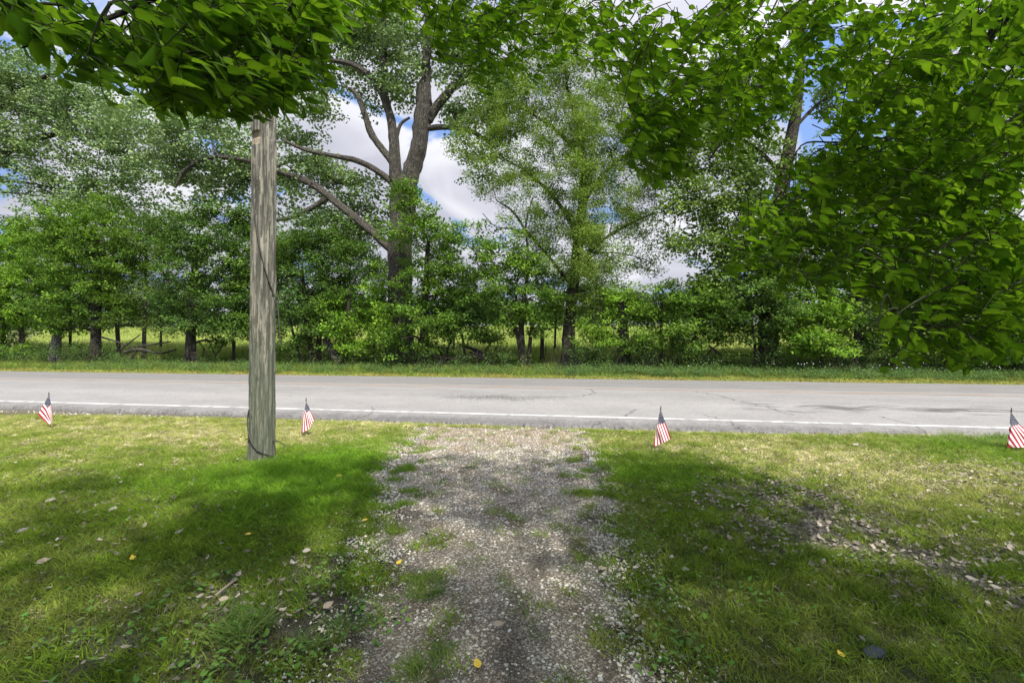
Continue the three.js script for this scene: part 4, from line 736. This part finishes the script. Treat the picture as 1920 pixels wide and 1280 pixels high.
// ------------------------------------------------------------------ verge, undergrowth, field, far woods
{
  const r = rng(303), g = [], w = [], h = [], fl = [], yel = C(0.34, 0.31, 0.07), grn = C(0.12, 0.22, 0.03), lime = C(0.27, 0.37, 0.055), hayC = C(0.50, 0.56, 0.16);
  for (let i = 0; i < 42000; i++) {
    const s = -30 + r() * 56, t = 15.78 + 4.8 * Math.pow(r(), 1.25), [x, d] = fromST(s, t), n = fbm(s * 0.5, t * 0.8), tall = ss(16.6, 18.4, t + n);
    if (r() < 0.25 + n * 0.5) continue;
    g.push({ m: M4(V(x, groundY(x, d) - 0.02, -d), euler((r() - 0.5) * 0.5, r() * 6.28, (r() - 0.5) * 0.5), V(0.8 + r() * 0.5, lerp(0.4, 1.3, tall) * (0.35 + r() * 0.6 + 0.9 * r() ** 4 + 0.5 * Math.max(0, fbm(s * 1.3, t * 1.3 + 5))), 0.8 + r() * 0.5)), c: mixC(mixC(yel, lime, r() * 0.6 + n), grn, ss(16.2, 17.4, t + n) * (0.3 + 0.7 * r())).multiplyScalar(0.55 + 0.9 * r()) });
  }
  for (let i = 0; i < 4200; i++) {
    const s = r() < 0.6 ? r() * 20 - 1 : -24 + r() * 26, t = 16.9 + r() * 3.1, [x, d] = fromST(s, t); if (fbm(s * 0.6, t) < -0.12) continue;
    w.push({ m: M4(V(x, groundY(x, d) + 0.08 + r() * 0.2, -d), euler((r() - 0.5) * 0.6, r() * 6.28, 0), 0.28 + r() * 0.4), c: mixC(C(0.06, 0.14, 0.03), C(0.15, 0.25, 0.06), r()) });
    if (s > 3 && r() < 0.09) fl.push({ m: M4(V(x, groundY(x, d) + 0.38 + r() * 0.2, -d + 0.15), euler(r(), r() * 6, 0), 0.009 + r() * 0.012), c: C(0.6, 0.62, 0.55) });
  }
  for (let i = 0; i < 60000; i++) {
    const t = 21 + 60 * Math.pow(r(), 1.5), s = (r() * 2 - 1) * (1.4 * t) - 3, [x, d] = fromST(s, t), n = fbm(x * 0.12, d * 0.12);
    h.push({ m: M4(V(x, groundY(x, d) - 0.05, -d), euler((r() - 0.5) * 0.3, r() * 6.28, (r() - 0.5) * 0.3), (0.6 + 0.7 * r()) * ss(17, 30, t + 6) * (1 + t / 90)), c: mixC(lime, hayC, 0.5 + n + 0.4 * (r() - 0.5)).multiplyScalar(0.8 + 0.4 * r()) });
  }
  const under = [];
  for (const [a, b, h, n] of [[-60, 100, 1.0, 260], [100, 215, 0.9, 200], [200, 330, 0.5, 90], [330, 480, 0.5, 90], [500, 720, 0.9, 260], [720, 860, 1.1, 240], [850, 1000, 0.7, 130], [1060, 1140, 1.2, 150], [1130, 1320, 1.4, 420], [1320, 1440, 0.7, 110], [1440, 1620, 1.2, 260], [1600, 1990, 1.5, 480]]) for (let i = 0; i < n; i++) {
    const px = lerp(a, b, r()), t = 18.4 + r() * 2.8, d = depthAt(px, t), x = (px - 960) / F * d; if (fbm(x * 0.7 + 20, t) < -0.15) continue;
    under.push({ m: M4(V(x, groundY(x, d) + 0.1 + h * Math.pow(r(), 1.4), -d), euler((r() - 0.5) * 0.8, r() * 6.28, (r() - 0.5) * 0.8), 0.45 + r() * 0.5), c: mixC(C(0.06, 0.13, 0.02), C(0.16, 0.27, 0.04), r() * r() + 0.2 * r()) });
  }
  tag(instanced('undergrowth', clumps.fine, leafM.fine, under), 'dark leafy undergrowth between the trunks of the hedgerow', 'undergrowth');
  tag(instanced('verge_grass', verge, grassMaterial, g), 'grass of the far roadside verge, yellow at the road and green behind', 'grass');
  tag(instanced('verge_weeds', clumps.fine, leafM.fine, w), 'leafy weeds along the far verge under the hedgerow', 'weeds');
  tag(instanced('wild_flowers', new THREE.IcosahedronGeometry(1, 0), std({ side: THREE.DoubleSide }), fl), 'tiny white wild flowers in the verge at the right', 'flowers');
  tag(instanced('field_grass', hay, leafMaterial({ transmission: 0.35, clearcoat: 0 }), h), 'sunlit tall grass of the field behind the hedgerow', 'grass');
  const far = [];
  for (let i = 0; i < 5200; i++) {
    const x = (r() * 2 - 1) * 230, k = noise2(x * 0.03, 5), d = 135 + r() * 22 + 10 * k, top = 7 + 4 * k + 2.5 * noise2(x * 0.13, 8), y = groundY(x, d) + top * Math.sqrt(r());
    far.push({ m: M4(V(x, y, -d), euler(0, r() * 6.28, 0), 4.5 + 3 * r()), c: mixC(C(0.06, 0.11, 0.03), C(0.12, 0.19, 0.05), r()) });
  }
  tag(instanced('far_woods', clumps.broad, leafM.broad, far), 'low line of woods on the far side of the field', 'woods');
}

// ------------------------------------------------------------------ the tree overhead, whose branches hang into the picture
{
  const r = rng(909), org = V(3.1, 0, 3.0), t = base('shade_tree', org, 'dark green broadleaf tree whose low branches hang into the top and right of the picture', 'tree');
  const mat = bark.dark, trunkPts = [V(3.1, -0.1, 3.0), V(3.05, 1.4, 2.95), V(2.9, 3.0, 2.8), V(2.6, 5.2, 2.3), V(2.2, 7.6, 1.9)];
  part('trunk', moved(limb(trunkPts, [0.34, 0.24, 0.21, 0.16, 0.07], { n: 24, seg: 14 }), org), mat, t);
  const limbs = [
    [[V(2.95, 2.6, 2.85), V(3.0, 3.6, 1.2), P(1990, -60, 2.3), P(1885, 30, 2.7), P(1800, 160, 3.2), P(1660, 330, 3.5)], [0.09, 0.07, 0.05, 0.032, 0.018, 0.008]],
    [[P(1880, 45, 2.7), P(1895, 90, 2.6), P(1960, 130, 2.5)], [0.03, 0.026, 0.02]],
    [[P(1960, 150, 2.4), P(1880, 250, 2.4), P(1760, 400, 2.5), P(1680, 520, 2.4)], [0.016, 0.012, 0.008, 0.004]],
    [[V(2.9, 3.0, 2.8), V(2.2, 4.0, 0.6), P(1620, -140, 3.0), P(1500, 60, 3.3), P(1400, 200, 3.5), P(1330, 300, 3.5)], [0.08, 0.06, 0.035, 0.02, 0.012, 0.006]],
    [[P(1720, 80, 3.1), P(1660, 210, 3.1), P(1580, 300, 3.0), P(1500, 380, 2.8)], [0.016, 0.012, 0.008, 0.004]],
    [[V(2.7, 4.6, 2.4), V(0.8, 4.6, 0.6), V(0.1, 4.3, -1.6), P(1010, -60, 3.1), P(930, 60, 3.3)], [0.08, 0.06, 0.04, 0.018, 0.006]],
    [[V(2.8, 3.6, 2.6), V(0.4, 3.9, 1.2), V(-0.8, 3.4, -0.4), P(480, -120, 1.7), P(400, 60, 1.75)], [0.08, 0.06, 0.036, 0.016, 0.006]],
    [[P(480, -110, 1.7), P(260, 10, 1.6), P(130, 60, 1.5), P(40, 90, 1.45)], [0.014, 0.009, 0.006, 0.003]],
    [[P(1900, 420, 2.3), P(1800, 470, 2.3), P(1690, 560, 2.2)], [0.01, 0.007, 0.003]],
    [[V(2.6, 5.0, 2.3), V(-0.6, 6.0, 2.0), V(-3.0, 5.4, 1.0)], [0.09, 0.06, 0.03]], [[V(2.7, 4.2, 2.5), V(4.8, 5.0, 0.5), V(6.0, 4.6, -1.2)], [0.08, 0.05, 0.02]],
  ];
  for (const [pts, radii] of limbs) part('limb', moved(limb(pts, radii, { n: 22, seg: 7, rough: 0.1, freq: 3 }), org), mat, t);
  // hanging sprays: [px, py, rx, ry, nearest, farthest, twigs]
  const masses = [
    [95, 45, 70, 30, 1.35, 1.7, 14], [20, 15, 50, 30, 1.4, 1.8, 12], [70, 5, 60, 20, 1.4, 1.8, 10], [180, 75, 60, 60, 1.3, 1.8, 14], [250, 70, 60, 60, 1.4, 2.1, 34], [330, 60, 90, 85, 1.35, 2.2, 70], [430, 70, 90, 95, 1.4, 2.2, 80], [530, 50, 70, 70, 1.5, 2.3, 50], [340, 140, 70, 45, 1.35, 1.8, 30], [460, 150, 60, 40, 1.4, 1.9, 30], [580, 20, 50, 40, 1.6, 2.4, 20],
    [690, -10, 60, 25, 2.2, 3.0, 22], [800, 10, 60, 45, 2.2, 3.2, 44], [860, 50, 60, 60, 2.3, 3.3, 52], [930, 70, 55, 60, 2.3, 3.3, 46], [1010, 10, 80, 45, 2.2, 3.4, 40], [1080, 60, 60, 60, 2.4, 3.4, 30], [900, 130, 35, 30, 2.6, 3.2, 14], [1000, 110, 40, 35, 2.6, 3.2, 14],
    [1160, 50, 60, 70, 2.0, 3.2, 46], [1210, 130, 55, 80, 2.0, 3.0, 60], [1230, 240, 60, 60, 2.0, 2.8, 62], [1320, 90, 80, 90, 2.0, 3.4, 80], [1330, 200, 70, 70, 2.1, 3.2, 62], [1400, 60, 80, 80, 2.2, 3.6, 70], [1430, 170, 60, 60, 2.4, 3.5, 40], [1230, 300, 50, 35, 2.1, 2.8, 30], [1390, 250, 50, 45, 2.4, 3.4, 26],
    [1540, 70, 90, 85, 2.0, 3.6, 96], [1680, 90, 100, 100, 1.9, 3.6, 130], [1830, 90, 110, 110, 1.8, 3.6, 140], [1640, 220, 80, 80, 2.0, 3.5, 90], [1760, 240, 90, 90, 1.9, 3.4, 120], [1880, 240, 80, 100, 1.8, 3.3, 110], [1520, 330, 60, 50, 2.1, 3.2, 44], [1600, 340, 80, 60, 2.0, 3.3, 80], [1700, 370, 90, 70, 1.9, 3.3, 100], [1830, 380, 100, 80, 1.8, 3.2, 110],
    [1450, 410, 70, 40, 1.9, 2.7, 44], [1530, 450, 90, 50, 1.9, 2.9, 76], [1640, 480, 90, 55, 1.8, 3.0, 90], [1780, 500, 100, 60, 1.8, 3.0, 90], [1890, 500, 60, 80, 1.8, 2.9, 60], [1400, 470, 45, 25, 1.9, 2.5, 14], [1500, 510, 50, 22, 1.9, 2.5, 18],
    [505, 148, 50, 26, 1.5, 2.0, 30], [560, 100, 50, 50, 1.6, 2.2, 20], [290, 140, 60, 28, 1.4, 1.8, 12],
    [330, -70, 180, 60, 1.5, 2.3, 50], [620, -90, 160, 60, 1.8, 2.8, 50], [900, -80, 160, 60, 2.2, 3.2, 60], [1180, -80, 140, 60, 2.1, 3.2, 60], [1450, -90, 160, 70, 2.0, 3.4, 80], [1720, -90, 160, 70, 1.9, 3.4, 80], [1960, -40, 100, 120, 1.8, 3.2, 70], [1990, 250, 70, 160, 1.8, 3.0, 70], [1980, 480, 50, 100, 1.8, 2.8, 40],
    [1720, 580, 80, 40, 1.75, 2.4, 44], [1840, 590, 80, 50, 1.75, 2.5, 54], [1660, 610, 50, 28, 1.75, 2.1, 16], [1740, 640, 60, 18, 1.75, 2.1, 14], [1850, 640, 60, 20, 1.75, 2.2, 16],
  ];
  const leaves = [], twigs = [], g3 = () => r() + r() - 1;
  const frame = (axis, ref) => { const side = ref.clone().cross(axis).normalize(), nor = axis.clone().cross(side).normalize(); return new THREE.Quaternion().setFromRotationMatrix(new THREE.Matrix4().makeBasis(axis, nor, side.clone())); };
  for (const [mx, my, rx, ry, d0, d1] of masses) for (let i = 0; i < 2; i++) {
    const d = lerp(d0, d1, r()), a = P(mx + rx * (0.2 + r()), my - ry * (0.9 + 0.5 * r()), d + 0.15 * r()), b = P(mx + rx * (r() - 0.5) * 0.6, my + ry * (r() - 0.6), d), e = P(mx - rx * (0.3 + 0.6 * r()), my + ry * (0.2 + 0.7 * r()), d - 0.05); b.add(V(0.06 * (r() - 0.5), 0.05 + 0.05 * r(), 0.06 * (r() - 0.5)));
    twigs.push(limb([a, b, e], [0.0055, 0.004, 0.0015], { n: 10, seg: 5, rough: 0.1, freq: 8 }));
  }
  for (const [mx, my, rx, ry, d0, d1, n] of masses) for (let i = 0; i < (mx > 1120 ? n * 1.0 : n); i++) {
    const a = r() * 6.28, k = Math.sqrt(r()), d = lerp(d0, d1, r()), s = P(mx + Math.cos(a) * k * rx, my + Math.sin(a) * k * ry, d), yaw = r() * 6.28, dir = V(Math.cos(yaw), -0.25 - 0.5 * r(), Math.sin(yaw)).normalize(), len = 0.14 + 0.14 * r();
    const b = s.clone().addScaledVector(dir, -len * 0.6), e = s.clone().addScaledVector(dir, len * 0.4).add(V(0, -0.03, 0)), mid = b.clone().lerp(e, 0.5).add(V(0, 0.02, 0));
    twigs.push(limb([b, mid, e], [0.0026, 0.0012], { n: 4, seg: 4, rough: 0 }));
    const q = 5 + Math.floor(r() * 3), size = (0.046 + 0.032 * r()) * (mx < 620 ? 1.3 : 1);
    for (let j = 0; j < q; j++) {
      const f = 0.25 + 0.75 * j / (q - 1), p = b.clone().lerp(e, f), side = j % 2 ? 1 : -1, out = V(-dir.z, 0, dir.x).multiplyScalar(side * (j === q - 1 ? 0.05 : 0.9)).addScaledVector(dir, 0.7).add(V(g3() * 0.3, -0.55 + g3() * 0.35, g3() * 0.3)).normalize();
      leaves.push({ p, q: frame(out, V(g3() * 0.7, 1, g3() * 0.7).normalize()), s: size * (0.75 + 0.5 * r()), d: -p.z, px: 960 + p.x / -p.z * F, py: 640 - (p.y - EYE) / -p.z * F, k: r() });
    }
  }
  part('twigs', moved(mergeGeometries(twigs), org), std({ color: C(0.045, 0.055, 0.018) }), t).userData.kind = 'stuff';
  const dk = C(0.075, 0.18, 0.006), lt = C(0.22, 0.385, 0.014);
  const mats = [0.1, 0.4, 0.65, 0.95].map((k) => leafMaterial({ color: mixC(dk, lt, k), vertexColors: true, transmission: 0.55, clearcoat: 0, specularIntensity: 0.2 }));
  leaves.sort((a, b) => a.d / a.s - b.d / b.s);
  const rest = []; let single = 0;
  for (const l of leaves) {
    const seen = l.px > 5 && l.px < 1915 && l.py > 5 && l.py < 1270;
    if (single < 300 && seen && r() < 0.55) { const m = part('leaf', ovate, mats[Math.floor(l.k * 4)], t); m.position.copy(l.p).sub(org); m.quaternion.copy(l.q); m.scale.setScalar(l.s); single++; }
    else rest.push({ m: M4(l.p, l.q, l.s), c: mixC(dk, lt, l.k) });
  }
  instanced('foliage', ovate, leafMaterial({ vertexColors: true, transmission: 0.55, clearcoat: 0, specularIntensity: 0.2 }), rest, t, org);
  // the crown overhead and behind, out of the frame, which shades the near lawn
  const big = clumpGeo(202, 34, 0.4, 0.1, 0.065, 0.6, 0.8), crown = [];
  for (let i = 0; crown.length < 1900 && i < 40000; i++) {
    const a = r() * 6.28, e = Math.acos(2 * r() - 1), k = Math.pow(r(), 0.45), p = V(1.0 + Math.cos(a) * Math.sin(e) * 8.2 * k, 5.6 + Math.cos(e) * 2.5 * k, 3.9 + Math.sin(a) * Math.sin(e) * 5.9 * k), d = -p.z;
    if (noise3(p.x * 0.55, p.y * 0.55, p.z * 0.55) < -0.5) continue;
    if (d > -0.2 && p.y - 0.5 < EYE + (640 / F + 0.06) * Math.max(d + 0.5, 0)) continue;          // hangs no lower here than the boughs above
    crown.push({ m: M4(p, euler((r() - 0.5) * 0.6, r() * 6.28, (r() - 0.5) * 0.6), 0.8 + 0.6 * r()), c: mixC(dk, lt, r()) });
  }
  instanced('crown', big, leafMaterial({ transmission: 0.5, clearcoat: 0, specularIntensity: 0.25 }), crown, t, org);
}

renderer.render(scene, camera);
